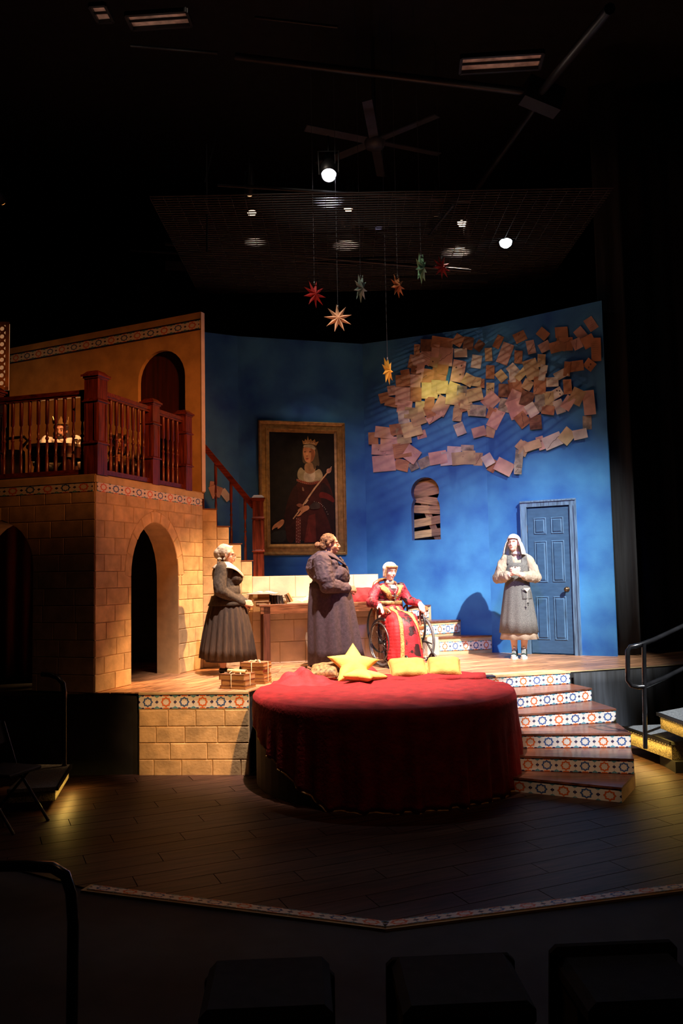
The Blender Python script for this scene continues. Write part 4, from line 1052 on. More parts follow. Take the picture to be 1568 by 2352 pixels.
def led_area(nm, p0, p1, z, e, out=(0, 0)):
    l = bpy.data.lights.new(nm, 'AREA'); l.shape = 'RECTANGLE'; l.size = (p1-p0).length; l.size_y = .02; l.energy = e; l.color = (1, .60, .12)
    o = bpy.data.objects.new(nm, l); COL.objects.link(o); m_ = (p0+p1)/2; d = p1-p0; o.location = (m_.x+out[0], m_.y+out[1], z); o.rotation_euler = (0, 0, math.atan2(d.y, d.x)); return o
bpy.data.lights.remove(pl_)
dd = (s1[1]-s1[0]).normalized(); nn = Vector((dd.y, -dd.x)); nn = nn if nn.y < 0 else -nn
led_area('aisle_led_glow', s1[0], s1[1], .245, 5, nn*.045)
dd = (s2[1]-s2[0]).normalized(); led_area('aisle_led_glow', s2[0], s2[1], .505, 2.5, nn*.045)
stf = MB(); k0 = s1[1]
stf.box((k0.x+.25, k0.y+.12, .06), (.5, .4, .12)); stf.build('step_frame', BLACK, bpy.data.objects['aisle_step'], (-s1[0].x, -s1[0].y, 0))
RAILM = mat('black_steel_rail', (.012, .012, .013), .25, .2, 8, spec=.7, coat=.5)
# right handrail
hp = [pt(1600, 1600, 1.1)]
YR = 8.0
def ry(x, y, Y=YR): return aty(x, y, Y)
rb = empty('handrail', (ry(1479, 1664).x, YR, .30), 0, 'black steel handrail rising to the right above the aisle steps', 'railing')
o3 = rb.location
def L3(p): return tuple(Vector(p)-o3)
lp = [ry(1640, 1400, YR+.9), ry(1568, 1438, YR+.55), ry(1500, 1470, YR+.08), ry(1464, 1483), ry(1447, 1486), ry(1441, 1495), ry(1441, 1540), ry(1441, 1562), ry(1450, 1575), ry(1465, 1578), ry(1479, 1577)]
MB().tube([L3(p) for p in lp], .023, 10).build('rail_loop', RAILM, rb)
MB().tube([L3(ry(1478, 1478, YR)), (0, 0, 0)], .021, 10).build('post', RAILM, rb)
MB().tube([L3(ry(1479, 1577)), L3(ry(1530, 1555, YR+.25)), L3(ry(1600, 1520, YR+.7))], .023, 10).build('lower_rail', RAILM, rb)
# left aisle step with light
s3 = [pt(20, 1812, .22), pt(127, 1806, .22), pt(158, 1757, .22), pt(83, 1757, .22)]
aisle_step('aisle_step', s3, .10, .22, (1, 2), 'dark aisle step with a yellow light strip at the left edge of the stage floor')
d3 = (s3[2]-s3[1]); led_area('aisle_led_glow', s3[1], s3[2], .17, 2.2, Vector((.05, -.02)))
# folding chairs in the dark at far left
def theatre_chair(p, rz, lb):
    root = empty('folding_chair', p, rz, lb, 'chair', None)
    for s in (-.2, .2):
        MB().tube([(s, -.28, .012), (s, .05, .42), (s, .20, .80)], .013, 8).build('leg', RAILM, root); MB().tube([(s, .30, .012), (s, -.12, .45)], .013, 8).build('leg', RAILM, root)
    MB().box((0, -.02, .45), (.38, .40, .03)).build('seat', BLACK, root, bevel=.01); MB().box((0, .19, .72), (.38, .025, .20), (R(-20), 0, 0)).build('backrest', BLACK, root, bevel=.008)
    return root
fc_ = pt(60, 1905, 0); theatre_chair((fc_.x-.22, fc_.y+.1, 0), R(70), 'black folding chair nearer to the lit aisle step at far left')
theatre_chair((fc_.x-.62, fc_.y-.62, 0), R(70), 'black folding chair in the dark at the left edge of the picture')
# left near handrail loops
def loop_rail(pix, Y, lb, rr=.024):
    pp = [aty(x, y, Y) for x, y in pix]; root = empty('handrail', (pp[-1].x, Y, 0), 0, lb, 'railing'); MB().tube([tuple(p-root.location) for p in pp], rr, 10).build('rail_loop', RAILM, root); return root
loop_rail([(-80, 1990), (60, 1988), (120, 1992), (150, 2010), (163, 2050), (168, 2120), (165, 2352)], 3.6, 'black steel handrail bending down in the dark lower left corner')
loop_rail([(95, 1548), (115, 1550), (132, 1556), (145, 1570), (148, 1592), (148, 1782)], 8.1, 'black handrail loop in front of the unlit stone wall at left')
# front-row seat backs
for i, (x, y, lb) in enumerate(((620, 2215, 'leftmost of the three dark seat backs in front of the stage'), (1030, 2180, 'middle of the three dark seat backs in front of the stage'), (1400, 2150, 'rightmost of the three dark seat backs in front of the stage'))):
    q = aty(x, y, 3.35); root = empty('theatre_seat', (q.x, 3.35, 0), R(3), lb, 'seat')
    z = q.z; MB().box((0, 0, z-.24), (.50, .07, .46), (R(8), 0, 0)).build('backrest', mat('dark_seat_fabric', (.012, .012, .014), .9, .3, 20), root, bevel=.025)
    MB().box((0, -.22, .48), (.46, .42, .10)).build('seat', mat('dark_seat_fabric', (.012, .012, .014)), root, bevel=.03)
    for s in (-.2, .2): MB().box((s, -.1, .215), (.04, .3, .43)).build('leg', BLACK, root)
# ================================================================ PEOPLE
from mathutils import noise
V = Vector
def rotM(yaw=0, pitch=0, roll=0):          # head frame: face looks along -Y; yaw + = towards the person's left (+X)
    return (Matrix.Rotation(R(yaw), 3, 'Z') @ Matrix.Rotation(R(pitch), 3, 'X') @ Matrix.Rotation(R(roll), 3, 'Y'))
def add_prims(b, prims):
    for p in prims:
        if p[0] == 'c':
            _, p0, ra, p1, rb = p[:5]; p0, p1 = V(p0), V(p1); d = p1-p0; L = max(d.length, 1e-4); K = 5
            prof = [(max(1e-5, ra*math.sin(PI/2*i/K)), -ra*math.cos(PI/2*i/K)) for i in range(K+1)]+[(max(1e-5, rb*math.cos(PI/2*i/K)), L+rb*math.sin(PI/2*i/K)) for i in range(K+1)]
            m = V((0, 0, 1)).rotation_difference(d.normalized()).to_matrix()
            b.lathe(prof, 12, p0, None, m)
        else:
            _, c, r = p[:3]; b.sphere(c, r, 10, None, p[3] if len(p) > 3 else None)
def blob(name, prims, vox, m, parent, smooth=3, wr=None, cut=None, loc=None):
    b = MB(); add_prims(b, prims); me = b.mesh('tmp', m, fix=False); o = bpy.data.objects.new('tmp', me); COL.objects.link(o)
    md = o.modifiers.new('r', 'REMESH'); md.mode = 'VOXEL'; md.voxel_size = vox
    if smooth: ms = o.modifiers.new('s', 'SMOOTH'); ms.iterations = smooth; ms.factor = .5
    bpy.context.view_layer.update()
    dg = bpy.context.evaluated_depsgraph_get(); nm = bpy.data.meshes.new_from_object(o.evaluated_get(dg))
    bpy.data.objects.remove(o); nm.name = name
    if wr:
        amp, fx, fy, fz = wr
        nrm = [v.normal.copy() for v in nm.vertices]
        for v, n_ in zip(nm.vertices, nrm):
            q = V((v.co.x*fx, v.co.y*fy, v.co.z*fz)); a = noise.noise(q)
            v.co += n_*amp*max(-.15, a*1.2+.7*abs(noise.noise(q*2.3))-.1)
    nm.polygons.foreach_set('use_smooth', [True]*len(nm.polygons))
    nm.materials.clear(); nm.materials.append(m)
    if cut:
        bm = bmesh.new(); bm.from_mesh(nm); bmesh.ops.delete(bm, geom=[f for f in bm.faces if cut(f.calc_center_median())], context='FACES'); bm.to_mesh(nm); bm.free()
    nm.update(); return link(name, nm, parent, loc)
def bvh(o):
    bm = bmesh.new(); bm.from_mesh(o.data); t = BVHTree.FromBMesh(bm); bm.free(); return t
def strip_on(name, tree, pts, d, w, m, parent, off=.005, wdir=None, th=.004, sub=6):
    """a ribbon laid on a surface: pts are cast along d"""
    P_ = []; pts = [V(p) for p in pts]; d = V(d).normalized()
    for i in range(len(pts)-1):
        for k in range(sub): P_.append(pts[i].lerp(pts[i+1], k/sub))
    P_.append(pts[-1]); vs = []; last = None
    for i, p in enumerate(P_):
        t = (P_[min(i+1, len(P_)-1)]-P_[max(i-1, 0)]).normalized(); s = V(wdir) if wdir else t.cross(d).normalized(); row = []
        ww = w[0]+(w[1]-w[0])*i/(len(P_)-1) if isinstance(w, tuple) else w
        for a in (-.5, -.17, .17, .5):
            q = p+s*ww*a; h = tree.ray_cast(q, d, 3.0)
            row.append(h[0]-d*off+h[1]*0 if h[0] is not None else None)
        if any(r_ is None for r_ in row):
            if last is None: continue
            row = [r_ if r_ is not None else l_ for r_, l_ in zip(row, last)]
        vs += row; last = row
    n = len(vs)//4
    if n < 2: return None
    b = MB(); b.add(vs, [(4*i+j, 4*i+j+1, 4*i+j+5, 4*i+j+4) for i in range(n-1) for j in range(3)], True); o = b.build(name, m, parent, fix=False)
    md = o.modifiers.new('s', 'SOLIDIFY'); md.thickness = th; md.offset = 0; return o
def loft(name, rings, m, parent, n=72, th=.006, smooth=True, closed=True, a0=0, a1=2*PI):
    """rings: (cx, cy, z, rx, ry, pleat_amp, pleats, phase[, tilt])"""
    vs = []; fs = []
    for r_ in rings:
        cx, cy, z, rx, ry = r_[:5]; pa = r_[5] if len(r_) > 5 else 0; pn = r_[6] if len(r_) > 6 else 12; ph = r_[7] if len(r_) > 7 else 0; tl_ = r_[8] if len(r_) > 8 else 0
        for k in range(n+(0 if closed else 1)):
            t = a0+(a1-a0)*k/n; q = 1+pa*(math.sin(pn*t+ph)+.4*math.sin(pn*.37*t+2*ph))
            vs.append((cx+rx*q*math.cos(t), cy+ry*q*math.sin(t), z+tl_*math.sin(t)))
    nn = n if closed else n+1
    for i in range(len(rings)-1):
        for k in range(n): fs.append((i*nn+k, i*nn+(k+1) % nn, (i+1)*nn+(k+1) % nn, (i+1)*nn+k))
    b = MB(); b.add(vs, fs, smooth); o = b.build(name, m, parent, fix=False)
    if th: md = o.modifiers.new('s', 'SOLIDIFY'); md.thickness = th; md.offset = -1
    return o
def head_prims(c, q, s=1.0, fat=0):
    c = V(c)
    def E(p, r): return ('e', c+q @ (V(p)*s), tuple(x*s for x in r), q)
    def C(p0, r0, p1, r1): return ('c', c+q @ (V(p0)*s), r0*s, c+q @ (V(p1)*s), r1*s)
    return [E((0, .014, .026), (.071, .090, .086)), E((0, -.020, -.032), (.056+fat, .062, .074)), E((0, -.055, -.093), (.024+fat, .022, .018)), E((.033, -.044, -.034), (.024+fat, .028, .030)), E((-.033, -.044, -.034), (.024+fat, .028, .030)),
            E((0, -.070, .022), (.046, .017, .013)), C((0, -.083, .006), .007, (0, -.103, -.032), .0105), E((.009, -.094, -.038), (.008, .010, .007)), E((-.009, -.094, -.038), (.008, .010, .007)),
            E((0, -.083, -.060), (.022, .010, .007)), E((0, -.081, -.071), (.019, .010, .007)), E((.074+fat*.5, .010, -.008), (.008, .017, .030)), E((-.074-fat*.5, .010, -.008), (.008, .017, .030)), E((0, -.010, -.078), (.045+fat, .05, .030))]
EYEW = mat('eye_white', (.75, .72, .68), .3, 0, 5); 
def face(parent, c, q, s=1.0, iris=(.06, .03, .02), brow=(.12, .06, .03), lip=(.45, .12, .09), closed=False):
    c = V(c); im = mat('iris_%.2f' % iris[0], iris, .3, 0, 5); bw = mat('brow_%.2f' % brow[0], brow, .8, .1, 20); lm = mat('lips_%.2f' % lip[0], lip, .45, .1, 20)
    for sd in (-1, 1):
        if closed:
            b = MB(); b.tube([c+q @ (V((sd*.030+k*.0035, -.0835+abs(k)*.0009, .0005+.0006*k*k))*s) for k in range(-4, 5)], .0022*s, 5); b.build('eyelid', bw, parent)
        else:
            e = MB().sphere(c+q @ (V((sd*.030, -.0745, .0))*s), (.0115*s, .009*s, .0052*s), 8, rot=q).build('eye', EYEW, parent)
            MB().sphere(c+q @ (V((sd*.030, -.0815, .0))*s), (.0055*s, .0035*s, .0055*s), 6, rot=q).build('iris', im, e)
        b = MB(); b.tube([c+q @ (V((sd*(.014+k*.007), -.0865+k*.0028, .020+.003*math.sin(k/5*PI)))*s) for k in range(6)], [.0022*s, .0032*s, .0034*s, .003*s, .0025*s, .0015*s], 5); b.build('eyebrow', bw, parent)
    b = MB(); b.sphere(c+q @ (V((0, -.0895, -.0585))*s), (.021*s, .006*s, .0045*s), 8, rot=q); b.sphere(c+q @ (V((0, -.0885, -.0675))*s), (.018*s, .006*s, .0052*s), 8, rot=q); b.build('lips', lm, parent)
def hand_prims(w, d, n, side, curl=(25, 30, 20), s=1.0, spread=.004, thumb=None):
    """w wrist, d finger direction, n palm-side normal, side=+1/-1 thumb side sign for t=d x n"""
    w, d, n = V(w), V(d).normalized(), V(n).normalized(); n = (n-d*n.dot(d)).normalized(); t = d.cross(n)*side; out = []
    offs = (.030, .010, -.010, -.029); lens = (.070, .078, .072, .056)
    out.append(('c', w-d*.02, .024*s, w+d*.02*s, .022*s))
    for o_, L_, i in zip(offs, lens, range(4)):
        k = w+d*(.085-.004*abs(i-1))*s+t*o_*s; out.append(('c', w+d*.012*s+t*o_*.6*s, .016*s, k, .0115*s)); a = 0; p = k; dd = (d+t*spread*(1.5-i)*10*.1).normalized()
        for seg, (f_, rr) in enumerate(((.45, .0098), (.31, .0088), (.24, .0078))):
            a += curl[seg]*(1+.12*i); v = dd*math.cos(R(a))+n*math.sin(R(a)); p2 = p+v*L_*f_*s; out.append(('c', p, rr*s, p2, (rr-.001)*s)); p = p2
    p = w+d*.022*s+t*.020*s; td_ = V(thumb) if thumb else (d*.62+t*.62+n*.35); td_.normalize(); p2 = p+td_*.045*s; out.append(('c', p, .014*s, p2, .0115*s)); p3 = p2+(td_*.7+d*.5).normalized()*.032*s; out.append(('c', p2, .0112*s, p3, .009*s))
    return out
def limb(pts): return [('c', pts[i][0], pts[i][1], pts[i+1][0], pts[i+1][1]) for i in range(len(pts)-1)]
SK1 = mat('skin_light', (.66, .33, .22), .5, .06, 12, .1); SK2 = mat('skin_pale', (.82, .52, .42), .5, .05, 12, .1); SK3 = mat('skin_warm', (.50, .24, .14), .5, .08, 12, .1)
HV = .0065
# ---------------------------------------------------------------- maid, left
f0 = pt(533, 1546, PZ)
mq = empty('person', (f0.x, f0.y, PZ), R(90), 'woman in a dark jacket, brown pleated skirt and pale bonnet, in profile at left', 'person')
hc = (0, .045, 1.425); hq = rotM(0, 4, 0)
armR = [((-.17, .09, 1.255), .062), ((-.25, .10, .99), .052), ((-.09, -.14, .845), .036)]; armL = [((.17, .09, 1.255), .062), ((.24, .08, .99), .052), ((.05, -.16, .85), .036)]
body = head_prims(hc, hq)+[('c', (0, .085, 1.25), .06, (0, .055, 1.36), .05), ('e', (0, .08, 1.17), (.13, .10, .13)), ('e', (0, .05, .92), (.13, .12, .15)), ('c', (0, .07, 1.2), .09, (0, .05, .9), .09)]+limb(armR)+limb(armL)
body += hand_prims((-.085, -.15, .845), (.45, -.85, -.10), (.9, .3, -.3), -1, (25, 40, 30))+hand_prims((.05, -.16, .85), (-.35, -.9, -.15), (-.9, -.2, -.4), 1, (25, 40, 30))
body += limb([((-.09, .06, .86), .10), ((-.10, .085, .48), .07), ((-.09, .10, .30), .062), ((-.09, .095, .09), .038)])+limb([((.09, .02, .86), .10), ((.09, -.10, .48), .07), ((.09, -.12, .30), .062), ((.09, -.125, .09), .038)])
body += [('c', (-.09, .10, .05), .038, (-.10, -.03, .035), .032), ('c', (.09, -.12, .05), .038, (.10, -.25, .035), .032)]
bd = blob('body', body, HV, SK1, mq)
face(mq, hc, hq, 1, lip=(.42, .12, .09))
JK = mat('maid_jacket_wool', (.055, .041, .030), .9, .25, 40, .4, bscale=160)
jk = blob('jacket', [('e', (0, .085, 1.19), (.195, .15, .165)), ('e', (0, -.03, 1.15), (.15, .11, .10)), ('e', (0, .05, .98), (.19, .165, .15)), ('c', (-.13, .09, 1.29), .055, (.13, .09, 1.29), .055), ('e', (0, .05, .90), (.205, .185, .10)), ('c', (-.05, .07, 1.18), .13, (-.05, .06, .96), .13), ('c', (.05, .07, 1.18), .13, (.05, .06, .96), .13)]+limb([(armR[0][0], .078), ((-.235, .11, 1.08), .074), (armR[1][0], .068), (armR[2][0], .048)])+limb([(armL[0][0], .078), (armL[1][0], .068), (armL[2][0], .048)]), .009, JK, mq, 3, (.012, 9, 9, 6))
loft('jacket_peplum', [(0, .05, .93, .195, .185), (0, .05, .86, .215, .205), (0, .055, .815, .235, .225, .01, 9, 1)], JK, mq, th=.008)
SKM = mat('maid_skirt_cloth', (.035, .018, .011), .85, .25, 12, .25, stretch=(4, 4, .6))
loft('skirt', [(0, .05, .93, .18, .175, .0, 22), (0, .05, .86, .205, .20, .012, 22, 0), (0, .05, .70, .25, .24, .03, 22, .2), (0, .05, .50, .29, .28, .045, 22, .3), (0, .05, .30, .325, .31, .055, 22, .4), (0, .045, .175, .345, .325, .06, 22, .5, .02)], SKM, mq, 132)
loft('petticoat', [(0, .06, .5, .22, .2), (0, .07, .15, .26, .24, .03, 13)], mat('dark_petticoat', (.03, .012, .008), .9, .3, 10), mq)
LIN = mat('cream_linen', (.60, .52, .40), .85, .12, 12, .3, bscale=60)
cl_ = []; K = 40
cv = MB(); vs = []
for k in range(K+1):
    t = -PI/2+R(8)+(2*PI-R(16))*k/K; fr_k = max(0, -math.sin(t))**3
    for j in range(5):
        u = j/4; r_ = .062+(.105+.03*abs(math.cos(t))**2)*u; z = 1.345-.075*u**1.3-.12*fr_k*u; y_ = .075+r_*.95*math.sin(t)-(.035*u if math.sin(t) < 0 else 0)
        vs.append((r_*1.12*math.cos(t), y_-.04*fr_k*u, z))
cv.add(vs, [(k*5+j, k*5+j+1, (k+1)*5+j+1, (k+1)*5+j) for k in range(K) for j in range(4)], True)
o = cv.build('collar', LIN, mq, fix=False); md = o.modifiers.new('s', 'SOLIDIFY'); md.thickness = .008
def HP(c, q, p, s=1): return V(c)+q @ (V(p)*s)
BON = mat('bonnet_linen', (.58, .50, .38), .85, .12, 14, .4, bscale=40)
blob('bonnet', [('e', HP(hc, hq, (0, .040, .050)), (.090, .100, .086), hq), ('e', HP(hc, hq, (0, .100, .015)), (.074, .072, .072), hq), ('c', HP(hc, hq, (-.070, -.02, .03)), .016, HP(hc, hq, (0, -.05, .105)), .014), ('c', HP(hc, hq, (.070, -.02, .03)), .016, HP(hc, hq, (0, -.05, .105)), .014), ('c', HP(hc, hq, (-.072, -.02, .03)), .014, HP(hc, hq, (-.066, .03, -.055)), .012), ('c', HP(hc, hq, (.072, -.02, .03)), .014, HP(hc, hq, (.066, .03, -.055)), .012)], .007, BON, mq, 2, (.008, 22, 22, 22))
b = MB(); b.sphere(HP(hc, hq, (-.06, .085, -.055)), (.012, .03, .02)); b.sphere(HP(hc, hq, (-.055, .10, -.085)), (.008, .012, .03)); b.build('bonnet_bow', BON, mq)
b = MB(); b.sphere(HP(hc, hq, (0, .055, -.03)), (.068, .05, .05), rot=hq); b.build('hair', mat('auburn_hair', (.16, .05, .02), .7, .3, 30, .3), mq)
gl = MB(); GLM = mat('spectacle_wire', (.05, .04, .04), .3, .1, metal=.5)
for sd in (-1, 1):
    gl.tube([HP(hc, hq, (sd*.031+.016*math.cos(a), -.0985+.004*abs(math.cos(a)), -.002+.013*math.sin(a))) for a in [2*PI*k/14 for k in range(14)]], .0014, 4, closed=True)
    gl.tube([HP(hc, hq, (sd*.047, -.095, .002)), HP(hc, hq, (sd*.076, -.02, .0))], .0013, 4)
gl.tube([HP(hc, hq, (-.015, -.102, .0)), HP(hc, hq, (.015, -.102, .0))], .0014, 4); gl.build('spectacles', GLM, mq)
SHB = mat('black_shoe', (.012, .010, .010), .35, .2, 8)
for (x, y) in ((-.095, .045), (.095, -.175)): blob('shoe', [('c', (x, y+.06, .045), .043, (x, y-.05, .032), .036), ('c', (x, y-.05, .03), .036, (x, y-.10, .026), .026)], .008, SHB, mq, 2)

# ---------------------------------------------------------------- woman in the long coat
f1 = pt(770, 1536, PZ)
cq = empty('person', (f1.x, f1.y, PZ), R(90), 'large woman in a long purple-grey coat, hair in a bun, standing in profile', 'person')
hc = (0, .03, 1.545); hq = rotM(0, 0, 0); S_ = 1.10
aR = [((-.22, .13, 1.32), .085), ((-.32, .08, 1.03), .07), ((-.12, -.16, .985), .042)]; aL = [((.22, .13, 1.32), .085), ((.32, .08, 1.03), .07), ((.08, -.17, .99), .042)]
body = head_prims(hc, hq, S_, .008)+[('c', (0, .09, 1.34), .085, (0, .045, 1.47), .066), ('e', (0, .11, 1.22), (.18, .15, .15)), ('c', (0, .10, 1.2), .12, (0, .06, .9), .12)]+limb(aR)+limb(aL)
body += hand_prims((-.10, -.175, .985), (.45, -.85, .05), (.9, .35, -.2), -1, (30, 45, 35), 1.05)+hand_prims((.07, -.18, .985), (-.45, -.85, -.05), (-.9, -.3, -.3), 1, (30, 45, 35), 1.05)
body += limb([((-.12, .06, .88), .12), ((-.12, .05, .48), .085), ((-.12, .06, .09), .05)])+limb([((.12, .04, .88), .12), ((.12, .0, .48), .085), ((.12, .0, .09), .05)])+[('c', (-.12, .06, .05), .045, (-.13, -.08, .04), .038), ('c', (.12, .0, .05), .045, (.13, -.14, .04), .038)]
blob('body', body, HV, SK3, cq); face(cq, hc, hq, S_, brow=(.05, .025, .015), lip=(.40, .13, .11))
CO = mat('coat_cloth', (.050, .030, .046), .85, .2, 30, .35, bscale=120)
blob('coat', [('e', (0, .13, 1.24), (.275, .215, .185)), ('e', (0, .18, 1.32), (.20, .14, .12)), ('e', (0, -.05, 1.15), (.21, .14, .14)), ('e', (0, .06, 1.0), (.275, .235, .19)), ('c', (-.19, .14, 1.36), .085, (.19, .14, 1.36), .085), ('c', (-.07, .10, 1.22), .18, (-.07, .07, 1.02), .18), ('c', (.07, .10, 1.22), .18, (.07, .07, 1.02), .18)]+limb([((-.235, .14, 1.32), .118), ((-.31, .12, 1.16), .112), ((-.335, .07, 1.03), .098), ((-.14, -.145, .985), .064)])+limb([((.235, .14, 1.32), .118), ((.32, .08, 1.03), .098), ((.10, -.15, .985), .064)]), .009, CO, cq, 3, (.020, 8, 8, 11))
loft('coat_skirt', [(0, .06, 1.06, .262, .232, .0, 9), (0, .05, .98, .275, .25, .018, 10, 1), (0, .04, .80, .30, .275, .035, 10, 1.1), (0, .02, .50, .335, .305, .045, 10, 1.3), (0, .0, .25, .36, .325, .05, 10, 1.5, .0), (0, -.01, .11, .375, .335, .055, 10, 1.7, -.05)], CO, cq, 110, .010)
HRB = mat('brown_curly_hair', (.20, .085, .035), .75, .4, 40, .8, bscale=110)
blob('hair', [('e', HP(hc, hq, (0, .030, .042), S_), (.088, .100, .090), hq), ('e', HP(hc, hq, (0, .08, -.02), S_), (.072, .065, .072), hq), ('e', HP(hc, hq, (0, .150, -.012), S_), (.042, .040, .042), hq), ('c', HP(hc, hq, (-.068, -.030, .045), S_), .022, HP(hc, hq, (-.072, .03, .0), S_), .02), ('c', HP(hc, hq, (.068, -.030, .045), S_), .022, HP(hc, hq, (.072, .03, .0), S_), .02)], .007, HRB, cq, 1, (.008, 40, 40, 40))
b = MB(); vs = []; K = 36      # open notched collar
for k in range(K+1):
    t = -PI/2+R(20)+(2*PI-R(40))*k/K; f_ = max(0, -math.sin(t))**2
    for j in range(4):
        u = j/3; r_ = .088+.075*u; vs.append((r_*1.15*math.cos(t), .10+r_*math.sin(t)-.08*f_*u-.05*f_, 1.46-.05*u-.06*f_-.10*f_*u))
b.add(vs, [(k*4+j, k*4+j+1, (k+1)*4+j+1, (k+1)*4+j) for k in range(K) for j in range(3)], True); o = b.build('coat_collar', CO, cq, fix=False); md = o.modifiers.new('s', 'SOLIDIFY'); md.thickness = .012
blob('lace_scarf', [('c', (-.05, -.085, 1.37), .016, (-.04, -.165, 1.22), .022), ('c', (-.04, -.165, 1.22), .022, (-.03, -.180, 1.10), .020), ('c', (.05, -.085, 1.37), .016, (.04, -.165, 1.22), .022), ('c', (.04, -.165, 1.22), .022, (.03, -.180, 1.08), .020)], .008, mat('dark_lace', (.05, .03, .035), .7, .4, 60, .8), cq, 1, (.012, 30, 30, 30))
b = MB(); 
for (x, y, z) in ((-.262, .05, 1.0), (-.10, -.20, 1.1)): pass
BT = mat('brown_boot', (.075, .030, .018), .45, .3, 10)
for (x, y) in ((-.125, .02), (.125, -.04)): blob('boot', [('c', (x, y+.05, .16), .055, (x, y+.05, .05), .05), ('c', (x, y+.05, .048), .046, (x, y-.10, .036), .038)], .009, BT, cq, 2)

# ---------------------------------------------------------------- wheelchair
WP = V((.745, 10.54, PZ)); WR = R(28)
wcx = empty('wheelchair', WP, WR, 'wooden-armed wheelchair with dark rings and spoked wheels under the seated woman', 'wheelchair')
TYRE = mat('tyre_grey', (.11, .10, .10), .55, .2, 10); RIM = mat('chrome_rim', (.50, .48, .46), .25, .1, 8, metal=.9); FRM = mat('black_frame', (.02, .018, .018), .35, .2, 8, spec=.6); AW = mat('armchair_wood', (.34, .12, .04), .35, .3, 6, .04, coat=.3)
def torus(b, c, Rr, r, ax='x', n=48, m=8, mi=None, a0=0, a1=2*PI):
    full = abs(a1-a0-2*PI) < 1e-6; K = n if full else n+1
    b.tube([V(c)+V((0, Rr*math.cos(a0+(a1-a0)*k/n), Rr*math.sin(a0+(a1-a0)*k/n))) for k in range(K)], r, m, mi, closed=full)
for s in (-1, 1):
    wh_ = MB(); torus(wh_, (0, 0, 0), .290, .018); w_o = wh_.build('wheel', TYRE, wcx, (s*.29, .03, .31))
    b = MB(); torus(b, (0, 0, 0), .272, .008); b.build('rim', RIM, w_o)
    b = MB(); torus(b, (s*.045, 0, 0), .238, .010); 
    for k in range(6): a = k*PI/3; b.tube([(s*.045, .238*math.cos(a), .238*math.sin(a)), (0, .268*math.cos(a), .268*math.sin(a))], .004, 5)
    b.build('push_rim', RIM if s > 0 else mat('dark_push_rim', (.16, .13, .12), .3, .1, 8, metal=.7), w_o)
    for k in range(22):
        a = 2*PI*k/22; a2 = a+(.35 if k % 2 else -.35); b = MB() if k == 0 else b
        b.tube([(s*.02*(1 if k % 2 else -1), .022*math.cos(a2), .022*math.sin(a2)), (0, .270*math.cos(a), .270*math.sin(a))], .0017, 4)
    tag(b.build('spokes', RIM, w_o), kind='stuff')
    b = MB(); b.tube([(-.04, 0, 0), (.04, 0, 0)], .026, 12); b.build('hub', FRM, w_o)
    b = MB(); torus(b, (0, 0, 0), .300, .014); b.build('ring_frame', FRM, wcx, (s*.245, .16, .475))
    b = MB(); torus(b, (0, 0, 0), .075, .014, n=20); b.tube([(-.02, 0, 0), (.02, 0, 0)], .012, 8); b.build('caster', FRM, wcx, (s*.20, -.36, .09))
    b = MB(); b.tube([(s*.22, .24, .92), (s*.22, .22, .50), (s*.22, .22, .30), (s*.22, -.20, .30), (s*.22, -.34, .28), (s*.20, -.36, .09)], .012, 8); b.tube([(s*.22, -.20, .30), (s*.20, -.42, .12)], .012, 8); b.build('side_frame', FRM, wcx)
    b = MB(); b.tube([(s*.25, .26, .70), (s*.29, .14, .73), (s*.30, -.02, .735), (s*.29, -.12, .715), (s*.27, -.16, .68)], [.018, .022, .024, .022, .016], 8); b.tube([(s*.26, -.02, .72), (s*.24, -.04, .56), (s*.23, -.06, .50)], .015, 8); b.build('armrest', AW, wcx)
    MB().box((s*.11, -.47, .055), (.15, .13, .015), (R(-12), 0, 0)).build('footplate', FRM, wcx)
    b = MB(); b.tube([(s*.22, .28, .88), (s*.22, .36, .90)], .018, 8); b.build('push_handle', FRM, wcx)
MB().box((0, .04, .47), (.44, .42, .05)).build('seat', AW, wcx, bevel=.012)
b = MB(); b.tube([(x*.9-.055, y, z) for x, y, z in [(-.20, .24, .50), (-.235, .27, .75), (-.225, .30, .95), (-.17, .32, 1.04), (-.08, .325, 1.08), (0, .33, 1.09), (.08, .325, 1.08), (.17, .32, 1.04), (.225, .30, .95), (.235, .27, .75), (.20, .24, .50)]], .022, 8); b.build('back_frame', AW, wcx)
for x in (-.15, -.05, .05): MB().tube([(x, .245, .50), (x, .285, .78), (x, .325, 1.07)], .012, 8).build('back_slat', AW, wcx)

# ---------------------------------------------------------------- seated woman
qp = empty('person', (.663, 10.53, PZ), R(20), 'woman in a red and gold gown and white cap sitting in the wheelchair', 'person')
X0 = 0
hc = (X0, .15, 1.195); hq = rotM(10, 6, 3)
sh = [((X0-.16, .20, .975), .055), ((-.27, .16, .80), .046), ((-.245, -.05, .775), .030)]; sl = [((X0+.16, .20, .975), .055), ((.25, .17, .81), .046), ((.325, -.02, .775), .030)]
body = head_prims(hc, hq, .98)+[('c', (X0, .19, .98), .052, (X0, .165, 1.12), .044), ('e', (X0, .20, .88), (.155, .10, .15)), ('e', (X0, .18, .66), (.16, .12, .14))]+limb(sh)+limb(sl)
body += hand_prims((-.245, -.055, .775), (.10, -.75, -.55), (-.1, -.5, -.85), -1, (12, 15, 12))+hand_prims((.325, -.025, .775), (-.05, -.75, -.6), (0, -.5, -.8), 1, (18, 30, 25))
body += limb([((X0-.09, .15, .60), .09), ((-.11, -.22, .58), .065), ((-.10, -.32, .14), .036)])+limb([((X0+.09, .15, .60), .09), ((.11, -.22, .58), .065), ((.13, -.32, .14), .036)])+[('c', (-.10, -.32, .11), .034, (-.10, -.43, .095), .028), ('c', (.13, -.32, .11), .034, (.14, -.43, .095), .028)]
